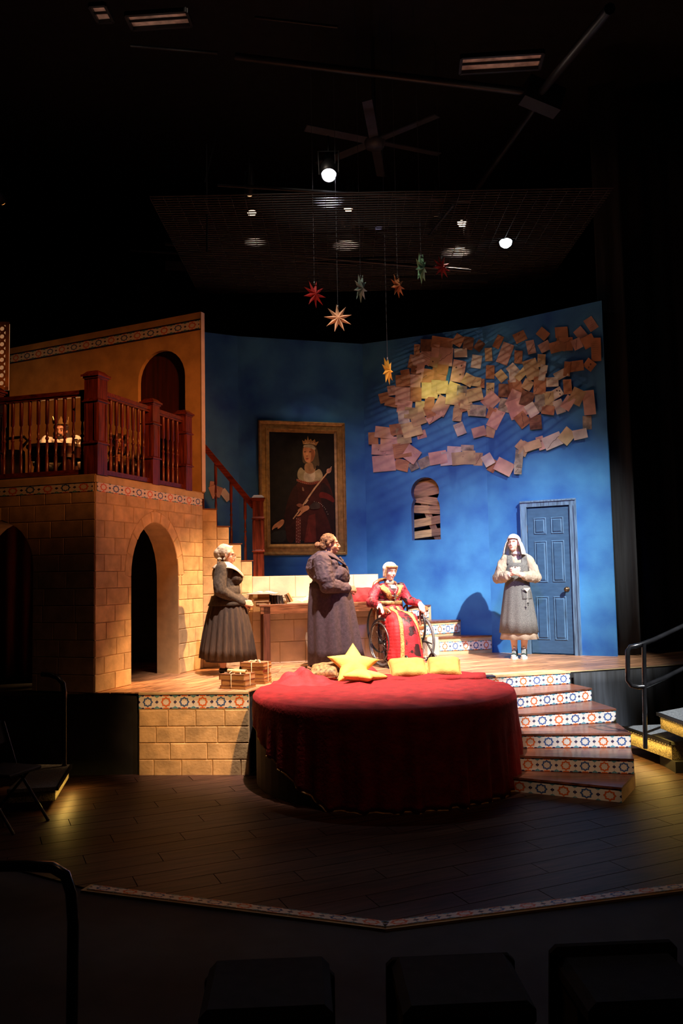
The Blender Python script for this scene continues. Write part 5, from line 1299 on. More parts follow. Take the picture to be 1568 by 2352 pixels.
blob('body', body, .0058, SK2, qp); face(qp, hc, hq, .98, closed=True, lip=(.45, .16, .13), brow=(.35, .20, .10))
REDV = mat('gown_red', (.52, .015, .020), .7, .2, 10, .25, sheen=.4); SLV = mat('sleeve_burgundy', (.30, .020, .030), .5, .5, 14, .4, sheen=.3, ramp=(.35, .6)); GB = mat('gown_gold_band', (.66, .38, .11), .5, .4, 60, .6, bscale=200)
BROC = mat('brocade_panel', (.42, .02, .03), .5, .2, 9, .3, col2=(.035, .008, .010), ramp=(.46, .52))
gw = [('e', (X0, .16, .66), (.18, .17, .13)), ('e', (.0, .0, .60), (.20, .23, .10))]
for k in range(12):
    u = k/11; gw.append(('e', (.0, -.15-.11*u**.6, .56-.44*u), (.225+.020*u, .19-.03*u, .085)))
gw += [('c', (-.11, .0, .60), .09, (-.12, -.20, .59), .085), ('c', (.11, .0, .60), .09, (.12, -.20, .59), .085)]
gown = blob('gown_skirt', gw, .010, REDV, qp, 8, (.022, 9, 5, 1.6), cut=lambda c: c.z < .065)
gt = bvh(gown); D_ = (0, .9, -.42)
def gd(x, y, z): return V((x, y, z))-V(D_).normalized()*.0
def fpt(x, z): return V((x, -1.2, z+1.2*.42/.9*1.0-.0)) 
def fp2(x, z, yy): # a start point that hits near (x, yy, z)
    return V((x, yy, z))-V(D_).normalized()*.8
strip_on('brocade_panel', gt, [fp2(.0, .72, .02), fp2(.0, .66, -.14), fp2(.0, .50, -.34), fp2(.02, .28, -.40), fp2(.03, .10, -.42)], D_, (.09, .26), BROC, qp, .004, (1, 0, 0), sub=8)
strip_on('gold_band', gt, [fp2(-.05, .74, .04), fp2(-.07, .66, -.14), fp2(-.09, .50, -.34), fp2(-.10, .28, -.40), fp2(-.11, .10, -.42)], D_, .045, GB, qp, .009, (1, 0, 0), sub=8)
strip_on('gold_band', gt, [fp2(.03, .74, .04), fp2(.07, .66, -.14), fp2(.13, .52, -.34), fp2(.18, .36, -.38), fp2(.20, .26, -.40)], D_, .045, GB, qp, .009, (1, 0, 0), sub=8)
bo = blob('bodice', [('e', (X0, .205, .90), (.17, .125, .13)), ('e', (X0, .12, .93), (.13, .08, .085)), ('e', (X0, .20, .78), (.145, .115, .10)), ('c', (X0-.13, .21, .985), .052, (X0+.13, .21, .985), .052)]+limb([((X0-.16, .20, .975), .072), ((-.23, .18, .88), .070), ((-.275, .15, .80), .062), ((-.25, -.03, .775), .044)])+limb([((X0+.16, .20, .975), .072), ((.21, .19, .89), .070), ((.255, .16, .81), .062), ((.32, .0, .775), .044)]), .008, SLV, qp, 3, (.012, 14, 14, 10))
bt_ = bvh(bo)
FD = (0, 1, -.1)
def f3(x, z): return V((x, -.8, z+.09))
strip_on('gold_shawl', bt_, [f3(X0-.125, 1.02), f3(X0-.10, .95), f3(X0-.06, .88), f3(X0-.02, .82)], FD, (.085, .035), GB, qp, .008)
strip_on('gold_shawl', bt_, [f3(X0+.125, 1.02), f3(X0+.105, .95), f3(X0+.065, .88), f3(X0+.02, .82)], FD, (.085, .035), GB, qp, .008)
strip_on('neck_chemise', bt_, [f3(X0, 1.04), f3(X0, 1.0), f3(X0, .965)], FD, .075, LIN, qp, .010)
loft('collar_stand', [(X0, .185, 1.03, .062, .060), (X0, .178, 1.075, .054, .052)], LIN, qp, 28, .006)
loft('belt', [(X0, .195, .815, .155, .128, .006, 7), (X0, .195, .79, .158, .131, .006, 9), (X0, .195, .765, .155, .128, .006, 8)], mat('gold_belt', (.34, .20, .06), .45, .3, 30, .4), qp, 48, .01)
SIL = mat('silver', (.6, .5, .42)); b = MB(); cz_, cx_, cy_ = .865, X0+.012, .035
b.box((cx_, cy_, cz_), (.012, .006, .085)); b.box((cx_, cy_, cz_+.012), (.060, .006, .012))
for (dx, dz) in ((0, .045), (0, -.045), (.032, .012), (-.032, .012)): b.sphere((cx_+dx, cy_, cz_+dz), (.011, .004, .011), 6)
b.build('cross_pendant', SIL, qp); MB().tube([(X0-.06, .10, 1.03), (X0-.03, .055, .96), (cx_, cy_-.002, cz_+.05), (X0+.045, .055, .96), (X0+.065, .10, 1.03)], .002, 5).build('necklace', SIL, qp)
CAP = mat('white_cap', (.84, .80, .74), .85, .05, 12, .2, bscale=60)
def veil(name, c, q, m, parent, s=1, drop=.11, flare=.02, open_=64, top=.118, back=.03, wav=.0, n=48, J=12, fr=.0):
    """hood: from brow over the crown, hanging at the sides and back; open at the face"""
    vs = []; c = V(c)
    for j in range(J+1):
        u = j/J
        for k in range(n+1):
            a = R(-90+open_)+(2*PI-2*R(open_))*k/n
            if u <= .5:
                e = u/.5; ph = (1-e)*PI/2
                r_ = math.cos(ph); z = .03+(top-.03)*math.sin(ph)
                aa = R(-90+open_*e*1.0)+(2*PI-2*R(open_)*e)*k/n if False else a
                x = .088*r_*math.cos(aa); y = .018+.104*r_*math.sin(aa)
                if ph > .3 and math.sin(aa) < 0: pass
            else:
                e = (u-.5)/.5; z = .03-(drop+.03)*e; w_ = 1+wav*math.sin(a*9)*e
                e2 = e**.65-.25*max(0, e-.7)*(1 if flare > .03 else 0); x = (.088+flare*e2)*math.cos(a)*w_; y = .018+back*e*.5+(.104+flare*e2*.8)*math.sin(a)*w_
            vs.append(c+q @ (V((x, y, z))*s))
    b = MB(); b.add(vs, [(j*(n+1)+k, j*(n+1)+k+1, (j+1)*(n+1)+k+1, (j+1)*(n+1)+k) for j in range(J) for k in range(n)], True)
    # forehead band closing the front of the dome
    K = 10; fv = []
    for j in range(K+1):
        e = j/K; ph = (1-e)*PI/2*1.0; z = .045+(top-.045)*math.sin(ph); r_ = math.cos(ph)*(1-.02)
        for i in range(13):
            a = R(-90-open_-4)+R(2*open_+8)*i/12; fv.append(c+q @ (V((.087*r_*math.cos(a), .018+.103*r_*math.sin(a), z+.012*(1-((i-6)/6)**2)*e))*s))
    b.add(fv, [(j*13+i, j*13+i+1, (j+1)*13+i+1, (j+1)*13+i) for j in range(K) for i in range(12)], True)
    o = b.build(name, m, parent, fix=False); md = o.modifiers.new('s', 'SOLIDIFY'); md.thickness = .006; md.offset = 1; return o
veil('cap', hc, hq, CAP, qp, .99, .085, -.020, 68, .118, .02)
blob('hair', [('c', HP(hc, hq, (.080*math.cos(R(28+i*14)), .012-.098*math.sin(R(28+i*14)), .052+.012*math.sin(R(28+i*14)))), .017, HP(hc, hq, (.080*math.cos(R(42+i*14)), .012-.098*math.sin(R(42+i*14)), .052+.012*math.sin(R(42+i*14)))), .017) for i in range(9)]+[('c', HP(hc, hq, (s_*.076, -.03, .045)), .014, HP(hc, hq, (s_*.072, .0, -.06)), .012) for s_ in (-1, 1)], .006, mat('blond_hair', (.62, .38, .16), .7, .3, 30, .3), qp, 1)
strip = MB(); strip.tube([HP(hc, hq, (.086*math.cos(a), .016-.104*abs(math.sin(a)), .045+.010*abs(math.sin(a)))) for a in [R(20)+R(140)*k/14 for k in range(15)]], .010, 6); strip.build('cap_band', mat('gold_cap_band', (.55, .38, .22), .6, .2, 30), qp)
RS = mat('red_shoe', (.50, .06, .05), .35, .1, 8)
for x in (-.10, .14): blob('shoe', [('c', (x, -.38, .085), .042, (x, -.50, .072), .036)], .008, RS, qp, 2)

# ---------------------------------------------------------------- nun, right
f2 = pt(1194, 1512, PZ)
nq = empty('person', (f2.x, f2.y, PZ), R(-6), 'woman in a white veil and grey tweed pinafore, hands clasped, by the door', 'person')
hc = (-.035, -.01, 1.535); hq = rotM(-24, -10, 0)
nR = [((-.155, .02, 1.325), .052), ((-.245, .0, 1.075), .042), ((-.115, -.19, 1.125), .029)]; nL = [((.155, .02, 1.325), .052), ((.235, .0, 1.075), .042), ((.02, -.20, 1.115), .029)]
body = head_prims(hc, hq, .98)+[('c', (0, .03, 1.33), .052, (-.02, .01, 1.46), .045), ('e', (0, .03, 1.2), (.15, .10, .17)), ('e', (0, .03, .98), (.15, .11, .14))]+limb(nR)+limb(nL)
body += hand_prims((-.105, -.20, 1.125), (.75, -.35, .40), (.3, .9, .1), 1, (14, 22, 18))+hand_prims((.01, -.21, 1.12), (-.75, -.25, .42), (-.2, .9, .1), -1, (18, 28, 20))
body += limb([((-.08, .03, .92), .09), ((-.075, .02, .48), .058), ((-.07, .035, .32), .056), ((-.065, .03, .10), .034)])+limb([((.08, .03, .92), .09), ((.075, .01, .48), .058), ((.07, .025, .32), .056), ((.06, .02, .10), .034)])
body += [('c', (-.065, .03, .06), .03, (-.09, -.08, .04), .03), ('c', (.06, .02, .06), .03, (.04, -.10, .04), .03)]
blob('body', body, .0055, SK2, nq); face(nq, hc, hq, .98, closed=True, lip=(.58, .25, .20), brow=(.35, .18, .12))
BLS = mat('beige_blouse', (.42, .345, .265), .85, .1, 14, .3, bscale=30)
nbl = blob('blouse', [('e', (0, .03, 1.23), (.155, .105, .13)), ('c', (-.12, .03, 1.335), .052, (.12, .03, 1.335), .052), ('e', (0, .03, 1.05), (.145, .11, .12))]+limb([((-.15, .02, 1.325), .062), ((-.21, .01, 1.20), .070), ((-.24, .0, 1.08), .082), ((-.15, -.14, 1.10), .066), ((-.125, -.175, 1.118), .042)])+limb([((.15, .02, 1.325), .062), ((.205, .01, 1.20), .070), ((.235, .0, 1.08), .080), ((.12, -.12, 1.09), .064), ((.045, -.185, 1.11), .038)]), .008, BLS, nq, 3, (.016, 19, 19, 8))
b = MB(); b.tube([(-.140, -.165, 1.115), (-.105, -.198, 1.125)], .036, 14); b.tube([(.05, -.185, 1.108), (.015, -.205, 1.117)], .036, 14); b.cur = 0; 
for pts_ in ([(-.145, -.160, 1.113), (-.108, -.196, 1.124)], [(.055, -.183, 1.107), (.018, -.205, 1.116)]): MB().tube(pts_, .0375, 14).build('cuff', CAP, nq)
loft('collar', [(-.004, .02, 1.385, .066, .060), (-.008, .015, 1.425, .058, .054)], CAP, nq, 28, .008)
TWD = mat('grey_tweed', (.21, .205, .195), .9, .2, 210, .4, col2=(.075, .078, .08), ramp=(.38, .62), detail=2, bscale=160)
pnf = loft('pinafore', [(0, .03, 1.275, .142, .118), (0, .03, 1.225, .152, .124), (0, .03, 1.12, .158, .125), (0, .03, 1.02, .152, .122, .008, 11), (0, .03, .90, .175, .15, .015, 11), (0, .03, .70, .205, .178, .022, 11, .2), (0, .03, .50, .232, .2, .028, 11, .3), (0, .03, .34, .248, .215, .03, 11, .4)], TWD, nq, 96, .006)
pn_ = [(-.088, 1.235), (-.10, 1.29), (-.115, 1.37)]
nbt = bvh(nbl)
for s in (-1, 1):
    strip_on('pinafore_strap', nbt, [(s*.10, -.9, 1.385), (s*.095, -.9, 1.34), (s*.092, -.9, 1.25)], (0, 1, 0), (.055, .085), TWD, nq, .010, (1, 0, 0), .008)
    strip_on('pinafore_strap', nbt, [(s*.10, .9, 1.385), (s*.095, .9, 1.34), (s*.092, .9, 1.25)], (0, -1, 0), .06, TWD, nq, .010, (1, 0, 0), .008)
loft('underskirt', [(0, .03, .5, .19, .165), (0, .03, .36, .222, .19, .008, 9, .8), (0, .03, .255, .246, .21, .045, 9, 1)], BLS, nq, 96, .005)
strip_on('pocket', bvh(pnf), [(.10, -.9, .925), (.105, -.9, .86), (.11, -.9, .79)], (0, 1, 0), .13, TWD, nq, .010, (1, 0, 0), .010)
b = MB(); b.prism([(-.045, 0), (.055, 0), (.005, -.05)], -.003, .003, ax='y'); b.build('letter_corner', mat('cream_paper', (.80, .74, .60), .8, .05), nq, (.10, -.142, .935), (0, 0, R(25)))
b = MB(); 
for k in range(9): b.sphere((.108, -.158-.003*k, .885-k*.016), .0042, 5)
b.build('rosary_beads', CAP, nq); b = MB(); b.box((.108, -.190, .725), (.008, .005, .045)); b.box((.108, -.190, .735), (.03, .005, .008)); b.build('rosary_cross', SHB, nq)
veil('veil', hc, rotM(-16, -6, 0), CAP, nq, 1.08, .145, .060, 50, .122, .03, .03)
SNK = mat('sneaker_canvas', (.018, .038, .034), .8, .2, 20, .2); WR_ = mat('white_rubber', (.82, .82, .78), .5, .04, 8)
for (x, y, yaw) in ((-.072, .0, 12), (.052, -.02, 10)):
    sk = empty('sneaker', (0, 0, 0)); bpy.data.objects.remove(sk)
    base = blob('sneaker', [('c', (0, .045, .125), .040, (0, .05, .05), .042), ('c', (0, .04, .05), .038, (0, -.09, .045), .036), ('c', (0, .0, .09), .034, (0, -.04, .06), .034)], .007, SNK, nq, 2, None, None, (x, y, 0)); base.rotation_euler = (0, 0, R(-yaw))
    MB().prism([(.042*math.cos(t)*(1.0 if math.sin(t) > 0 else 1.08), -.025+.118*math.sin(t)) for t in [2*PI*k/20 for k in range(20)]], .001, .026).build('sole', WR_, base)
    MB().sphere((0, -.105, .042), (.034, .030, .022), 8).build('toe_cap', WR_, base)
    b = MB()
    for k in range(5): b.tube([(-.026, -.065+k*.018, .074+k*.013), (0, -.075+k*.018, .086+k*.014), (.026, -.065+k*.018, .074+k*.013)], .004, 5)
    b.sphere((0, -.01, .15), (.02, .01, .01), 6); tag(b.build('laces', WR_, base), kind='stuff')
    b = MB(); b.tube([(0, .045, .14), (0, .045, .19)], .038, 12); b.build('sock', CAP, base)

# ---------------------------------------------------------------- two on the balcony
def sitter(px, py, Y, yaw, lb, cloth, hair, beard, curly, lift=0):
    h = aty(px, py, Y); root = empty('person', (h.x, h.y, bzf), R(yaw), lb, 'person'); hz_ = h.z-bzf; hc = (0, 0, hz_); q = rotM(0, 6, 0)
    dz = hz_-1.20; hd_z = hz_; hz_ = hz_+lift
    st0 = max(.18, .46+dz); 
    body = head_prims(hc, q)+[('c', (0, .04, hz_-.22), .055, (0, .02, hz_-.08), .048), ('e', (0, .05, hz_-.35), (.17, .11, .18)), ('e', (0, .05, hz_-.58), (.16, .12, .15))]
    ar = [[((s*.18, .05, hz_-.26), .05), ((s*.24, -.02, hz_-.50), .042), ((s*.10, -.24, hz_-.48), .028)] for s in (-1, 1)]
    for a in ar: body += limb(a)
    body += hand_prims(ar[0][2][0], (.5, -.8, 0), (0, 0, -1), -1, (10, 20, 15))+hand_prims(ar[1][2][0], (-.5, -.8, 0), (0, 0, -1), 1, (10, 20, 15))
    kz = max(.2, hz_-.70)
    for s in (-1, 1): body += limb([((s*.09, .05, kz), .085), ((s*.12, -.33, kz), .06), ((s*.12, -.30, .06), .038)])+[('c', (s*.12, -.30, .045), .035, (s*.12, -.42, .035), .028)]
    blob('body', body, .008, SK3, root); face(root, hc, q)
    top = blob('shirt', [('e', (0, .05, hz_-.36), (.20, .14, .17)), ('c', (-.14, .05, hz_-.245), .06, (.14, .05, hz_-.245), .06), ('e', (0, .05, hz_-.56), (.19, .15, .15))]+sum([limb([(a[0][0], .08), (a[1][0], .085), (a[2][0], .055)]) for a in ar], []), .011, cloth, root, 3, (.02, 13, 13, 9))
    blob('breeches', sum([limb([((s*.09, .06, kz), .11), ((s*.12, -.33, kz), .08), ((s*.12, -.30, .25), .06)]) for s in (-1, 1)], []), .012, SHB, root, 2)
    prs = [('e', HP(hc, q, (0, .03, .04)), (.088, .10, .088), q), ('e', HP(hc, q, (0, .075, -.05)), (.085, .05, .09), q)]
    if curly:
        rnd = random.Random(5)
        for k in range(34):
            a = rnd.uniform(-.35*PI, 1.35*PI); z = rnd.uniform(-.15, .11); rr = .095 if z > 0 else .105
            if math.sin(a) < -.55 and z < .06: continue
            prs.append(('e', HP(hc, q, (rr*math.cos(a), .03+rr*math.sin(a), z)), (.024, .024, .024)))
    else: prs += [('e', HP(hc, q, (.07, .05, -.06)), (.028, .045, .075), q), ('e', HP(hc, q, (-.07, .05, -.06)), (.028, .045, .075), q)]
    blob('hair', prs, .009, hair, root, 1, (.008, 35, 35, 35))
    if beard: blob('beard', [('e', HP(hc, q, (0, -.055, -.095)), (.050, .040, .045), q), ('e', HP(hc, q, (0, -.060, -.110)), (.030, .028, .035), q), ('c', HP(hc, q, (-.03, -.088, -.052)), .008, HP(hc, q, (.03, -.088, -.052)), .008)], .008, mat('dark_beard', (.02, .008, .005), .8, .3, 40), root, 1, (.006, 40, 40, 40))
    return root, hc, q, top
SHW = mat('ruffled_white_shirt', (.80, .66, .50), .8, .12, 20, .5, bscale=60); DH_ = mat('dark_brown_hair', (.05, .02, .012), .75, .4, 40, .6)
kg, hck, qk, _ = sitter(139, 989, 10.05, 6, 'bearded figure in a small crown and pale ruffled shirt seated behind the balcony table', SHW, DH_, True, False, .11)
b = MB(); nC = 20; vs = []
for k in range(nC):
    a = 2*PI*k/nC; vs.append(HP(hck, qk, (.088*math.cos(a), .012+.102*math.sin(a), .075)))
for k in range(nC):
    a = 2*PI*k/nC; vs.append(HP(hck, qk, (.098*math.cos(a), .012+.112*math.sin(a), .105+(.045 if k % 2 == 0 else 0)+(.02 if k % 4 == 0 else 0))))
b.add(vs, [(k, (k+1) % nC, nC+(k+1) % nC, nC+k) for k in range(nC)]); o = b.build('crown', mat('crown_gold', (.85, .52, .18), .3, .1, 10, metal=.8), kg, fix=False); md = o.modifiers.new('s', 'SOLIDIFY'); md.thickness = .005
b = MB(); 
for (x, z) in ((-.05, -.20), (.05, -.20), (0, -.22), (0, -.26), (0, -.30)): b.sphere((x*.8, -.07, hck[2]+z+.06), (.05, .03, .025), 8)
b.build('ruffle', SHW, kg)
cp, hcc, qc, top_ = sitter(274, 1020, 9.75, 24, 'curly-haired figure in dark clothes low behind the balusters right of the corner post', mat('dark_grey_tunic', (.10, .055, .035), .85, .3, 12, .3), mat('long_curly_hair', (.10, .045, .022), .75, .4, 40, .7), False, True)
strip_on('sash', bvh(top_), [(.16, -1, hcc[2]-.22), (.0, -1, hcc[2]-.40), (-.14, -1, hcc[2]-.55)], (0, 1, 0), .06, SHB, cp, .006)
st2 = empty('stool', (kg.location.x, kg.location.y+.06, bzf), 0, 'plain dark stool under the crowned figure', 'stool'); hs = max(.12, hck[2]-.82)
MB().lathe([(.0001, hs-.03), (.17, hs-.03), (.17, hs), (.0001, hs)], 16).build('seat', LEGM, st2)
for k in range(3): t = k*2*PI/3; MB().tube([(.1*math.cos(t), .1*math.sin(t), hs-.02), (.15*math.cos(t), .15*math.sin(t), 0)], .016, 7).build('leg', LEGM, st2)
# ================================================================ PAPERS
PC = {'p': (.62, .40, .33), 'o': (.46, .23, .12), 't': (.56, .42, .24), 'w': (.70, .66, .56), 'y': (.62, .52, .27), 'b': (.24, .12, .07), 'k': (.40, .38, .30)}
PN = {'p': 'pinkish', 'o': 'brown', 't': 'tan', 'w': 'pale', 'y': 'yellowish', 'b': 'dark', 'k': 'grey'}
PMT = {k: mat('paper_'+k, c, .85, .16 if k not in 'kb' else .35, 5 if k not in 'kb' else 9, .15, rnd=.10, detail=6) for k, c in PC.items()}
INK = mat('ink', (.10, .06, .045), .8, .2, 8)
LIST = [
(1398,174,60,82,-34,'p'),(1334,235,62,75,-40,'p'),(1216,227,80,66,-4,'o'),(1101,236,70,60,40,'o'),(957,254,76,62,-26,'o'),(822,285,44,84,26,'o'),(866,358,72,134,20,'p'),(763,364,46,82,-3,'t'),(687,408,62,82,8,'w'),(704,309,50,66,35,'b'),(948,380,50,80,3,'o'),(1026,318,52,84,-12,'p'),
(1113,316,72,58,-28,'p'),(1177,320,70,66,-15,'o'),(1215,300,70,80,14,'o'),(1245,300,84,84,-2,'o'),(1313,300,60,66,-25,'p'),(1385,285,80,72,-28,'o'),(1432,335,62,146,-2,'o'),(1392,430,64,62,38,'o'),(1310,438,92,66,-8,'o'),(1253,455,40,90,5,'o'),(1215,490,84,52,-28,'w'),(1162,537,76,58,-3,'w'),(1188,608,78,58,-30,'w'),(1256,567,52,92,-4,'o'),(1315,628,80,100,25,'t'),(1260,667,62,88,32,'p'),(1205,690,58,86,-20,'w'),(1374,787,56,84,-1,'k'),(1390,665,74,152,-6,'p'),(1335,860,88,60,-12,'w'),(1253,872,80,92,40,'y'),(1165,902,118,82,-23,'w'),
(1092,915,46,84,-18,'p'),(1040,930,110,56,-18,'t'),(968,930,60,50,-50,'t'),(990,950,50,90,25,'t'),(956,1010,50,110,4,'k'),(950,1070,48,76,2,'k'),(790,1055,46,80,30,'o'),(865,1062,110,84,27,'p'),(765,1020,66,72,-30,'w'),(697,1013,56,80,2,'t'),(630,945,80,40,2,'k'),(640,1003,80,86,0,'y'),(548,965,84,62,2,'w'),(450,1005,110,80,-10,'p'),(500,1010,76,86,-5,'w'),(575,1010,80,80,-6,'y'),
(365,1035,76,62,-25,'k'),(300,1058,56,48,-25,'k'),(225,1050,90,70,14,'o'),(115,1040,140,100,-5,'p'),(85,955,90,66,3,'p'),(50,885,60,76,-3,'o'),(170,930,110,110,0,'p'),(130,920,70,90,0,'p'),(120,850,116,70,6,'p'),(200,830,90,70,-10,'o'),(230,960,110,90,-8,'o'),(345,860,60,50,-15,'p'),(290,830,120,90,-15,'y'),(240,870,90,100,-8,'y'),(288,985,94,92,35,'p'),
(240,755,70,80,-5,'w'),(285,730,80,70,5,'y'),(345,700,70,90,3,'y'),(330,770,90,70,-20,'t'),(400,720,60,70,-20,'o'),(430,750,110,50,-32,'p'),(475,685,86,116,28,'p'),(245,690,90,80,8,'p'),(165,660,80,60,10,'o'),(118,635,60,62,-15,'o'),(165,590,50,60,-8,'p'),(235,530,90,72,-2,'o'),(250,490,56,60,-10,'o'),(312,530,66,80,2,'p'),(315,615,70,90,2,'o'),(233,625,90,112,1,'p'),(318,465,66,50,10,'b'),(380,500,90,90,8,'o'),(340,480,46,110,10,'p'),(400,590,100,100,0,'y'),(460,490,90,80,5,'o'),(475,460,80,60,10,'o'),
(290,410,40,84,12,'o'),(322,340,36,72,2,'o'),(378,310,66,76,0,'b'),(345,400,110,84,-25,'p'),(380,380,84,90,28,'p'),(440,290,60,70,8,'o'),(480,290,130,60,8,'o'),(432,400,58,90,20,'t'),(432,345,56,80,5,'p'),(497,380,92,116,4,'p'),(578,280,60,70,30,'o'),(640,298,62,78,8,'b'),(592,357,80,54,-2,'w'),(400,670,60,80,3,'o'),(440,570,60,90,2,'y'),(480,570,70,80,0,'y'),(560,640,120,80,5,'y'),(545,580,68,80,20,'y'),(577,470,80,136,10,'p'),(600,590,60,60,5,'k'),(640,525,66,72,28,'y'),(685,535,64,58,8,'y'),(724,545,30,56,0,'o'),(625,650,60,110,10,'y'),(680,615,96,82,-12,'y'),(610,690,50,60,-15,'o'),(578,690,52,90,10,'t'),(572,740,56,80,6,'t'),(587,828,62,76,-22,'w'),(650,700,40,90,-12,'y'),(700,715,100,70,5,'k'),(772,845,60,66,12,'t'),(706,846,84,62,-15,'p'),(772,580,50,84,2,'y'),(774,473,52,84,2,'o'),(841,497,68,56,50,'y'),(780,730,50,70,20,'o'),(777,650,100,84,-45,'p'),(808,762,72,124,27,'p'),
(868,680,80,80,15,'k'),(865,588,80,84,2,'b'),(955,600,60,80,12,'o'),(930,550,80,70,-15,'o'),(925,505,64,64,-5,'w'),(917,460,66,60,48,'w'),(920,640,70,110,25,'p'),(940,700,110,116,-20,'p'),(975,770,76,88,-38,'o'),(1058,785,76,90,-5,'b'),(1035,710,64,84,-32,'w'),(1005,640,80,90,15,'b'),(1080,690,80,66,-10,'k'),(1085,645,60,60,-5,'k'),(1137,710,80,58,8,'o'),(1140,640,66,90,-5,'y'),(980,480,44,110,42,'y'),(1035,460,88,128,-18,'t'),(1010,555,60,64,28,'t'),(1085,560,76,110,3,'o'),(1095,405,50,80,2,'t'),(1110,455,44,50,10,'w'),(1100,500,40,60,8,'w')]
LIST2 = [(185, 690, 50, 80, 5, 'p'), (200, 745, 70, 110, -20, 'p'), (235, 745, 60, 95, 20, 'p'), (303, 773, 62, 112, -38, 'w')]
paper_i = [0]
def build_papers(lst, ox, oy, sc, frames, region, grp):
    items = []; placed = []
    for (u, v, w_, h_, a, c) in lst:
        x, y = ox+u*sc, oy+v*sc; fr, nm = frames(x); w2, h2 = w_*sc/2, h_*sc/2; ca, sa = math.cos(R(a)), math.sin(R(a))
        pts = [fr.px(x+p*ca-q*sa, y+p*sa+q*ca) for p, q in ((-w2, h2), (w2, h2), (w2, -h2), (-w2, -h2))]
        cx, cz = sum(p[0] for p in pts)/4, sum(p[1] for p in pts)/4; rad = .5*(w2+h2)/150
        lay_ = 0
        for (f2, x2, z2, r2, l2) in placed:
            if f2 is fr and math.hypot(cx-x2, cz-z2) < (rad+r2)*11.8*.10*10*.08+.0+(rad+r2): lay_ = max(lay_, l2+1)
        lay_ = min(lay_, 16); placed.append((fr, cx, cz, rad, lay_))
        items.append(dict(x=x, y=y, pts=pts, c=c, a=a, w=w_, h=h_, lay=lay_, fr=fr, cx=cx, cz=cz, reg=region(x, y)))
    # labels: place within the region
    byr = {}
    for it in items: byr.setdefault(it['reg'], []).append(it)
    ORD = ['leftmost', 'second', 'third', 'fourth', 'fifth', 'sixth', 'seventh', 'eighth', 'ninth', 'tenth', 'eleventh', 'twelfth', 'thirteenth', 'fourteenth', 'fifteenth', 'sixteenth']
    for rg, its in byr.items():
        its.sort(key=lambda t: t['x'])
        for i, it in enumerate(its):
            shape = 'tall' if it['h'] > it['w']*1.35 else ('wide' if it['w'] > it['h']*1.3 else 'squarish')
            til = 'tilted' if abs(it['a']) > 9 else 'upright'
            o_ = ORD[i] if i == 0 else ORD[min(i, 15)]+' from the left'
            it['lb'] = '%s %s sheet, %s %s' % (til if it['w']/it['h'] < 1.35 and it['h']/it['w'] < 1.35 else shape, PN[it['c']], o_, rg)
    rnd = random.Random(3)
    for it in items:
        d = .004+it['lay']*.0022; fr = it['fr']; pts = it['pts']; cx, cz = it['cx'], it['cz']
        P_ = [(p[0]-cx, p[1]-cz) for p in pts]; b = MB()
        N_ = 4; lift = [rnd.choice((0, 0, .004, .012)) for _ in range(4)]
        def Q(s, t):
            x = (P_[0][0]*(1-s)+P_[1][0]*s)*(1-t)+(P_[3][0]*(1-s)+P_[2][0]*s)*t; z = (P_[0][1]*(1-s)+P_[1][1]*s)*(1-t)+(P_[3][1]*(1-s)+P_[2][1]*s)*t
            l = lift[0]*((1-s)*(1-t))**3+lift[1]*(s*(1-t))**3+lift[2]*(s*t)**3+lift[3]*((1-s)*t)**3
            return (x, -l, z)
        b.add([Q(i/N_, j/N_) for j in range(N_+1) for i in range(N_+1)], [(j*(N_+1)+i, j*(N_+1)+i+1, (j+1)*(N_+1)+i+1, (j+1)*(N_+1)+i) for j in range(N_) for i in range(N_)], mi=0)
        # back side, so the sheet has thickness
        b.add([(x, y+.0012, z) for x, y, z in [Q(i/N_, j/N_) for j in (0, N_) for i in (0, N_)]], [(0, 2, 3, 1)], mi=0)
        for (s0, t0, s1, t1) in ((0, 0, 1, 0), (1, 0, 1, 1), (1, 1, 0, 1), (0, 1, 0, 0)):
            p, q = Q(s0, t0), Q(s1, t1); b.add([p, q, (q[0], q[1]+.0012, q[2]), (p[0], p[1]+.0012, p[2])], [(0, 1, 2, 3)], mi=0)
        kind = rnd.random()
        def strokes(pl, wd):
            for (a0, b0), (a1, b1) in zip(pl[:-1], pl[1:]):
                p, q = Vector(Q(a0, b0)), Vector(Q(a1, b1)); dv = q-p
                if dv.length < 1e-4: continue
                n_ = Vector((-dv.z, 0, dv.x)).normalized()*wd/2; e = Vector((0, -.0008, 0))
                b.add([p-n_+e, q-n_+e, q+n_+e, p+n_+e], [(0, 1, 2, 3)], mi=1)
        if kind < .38:        # drawn route line
            x0 = rnd.uniform(.1, .4); pl = [(x0+.5*i/7+rnd.uniform(-.06, .06), .1+.8*i/7) for i in range(8)]
            if rnd.random() < .5: pl = [(q_, p_) for p_, q_ in pl]
            pl = [(min(.95, max(.05, a)), min(.95, max(.05, c))) for a, c in pl]; strokes(pl, .006)
        elif kind < .72:      # lines of writing
            nl = rnd.randint(5, 8)
            for k in range(nl):
                t = .86-k*.72/nl; s1_ = rnd.uniform(.6, .88); strokes([(.12, t), (s1_, t)], .0022)
        elif kind < .85:
            for k in range(3):
                s, t = rnd.uniform(.2, .8), rnd.uniform(.2, .8); strokes([(s, t), (s+.08, t+.06)], .022)
        o = b.build('paper_sheet', [PMT[it['c']], INK], None, fr.m @ Vector((cx, -d, cz)), (0, 0, fr.rz), fix=False)
        tag(o, it['lb'], 'paper', grp)
def fr_main(x): return (fc, 'c') if x < 1116 else (fr_, 'r')
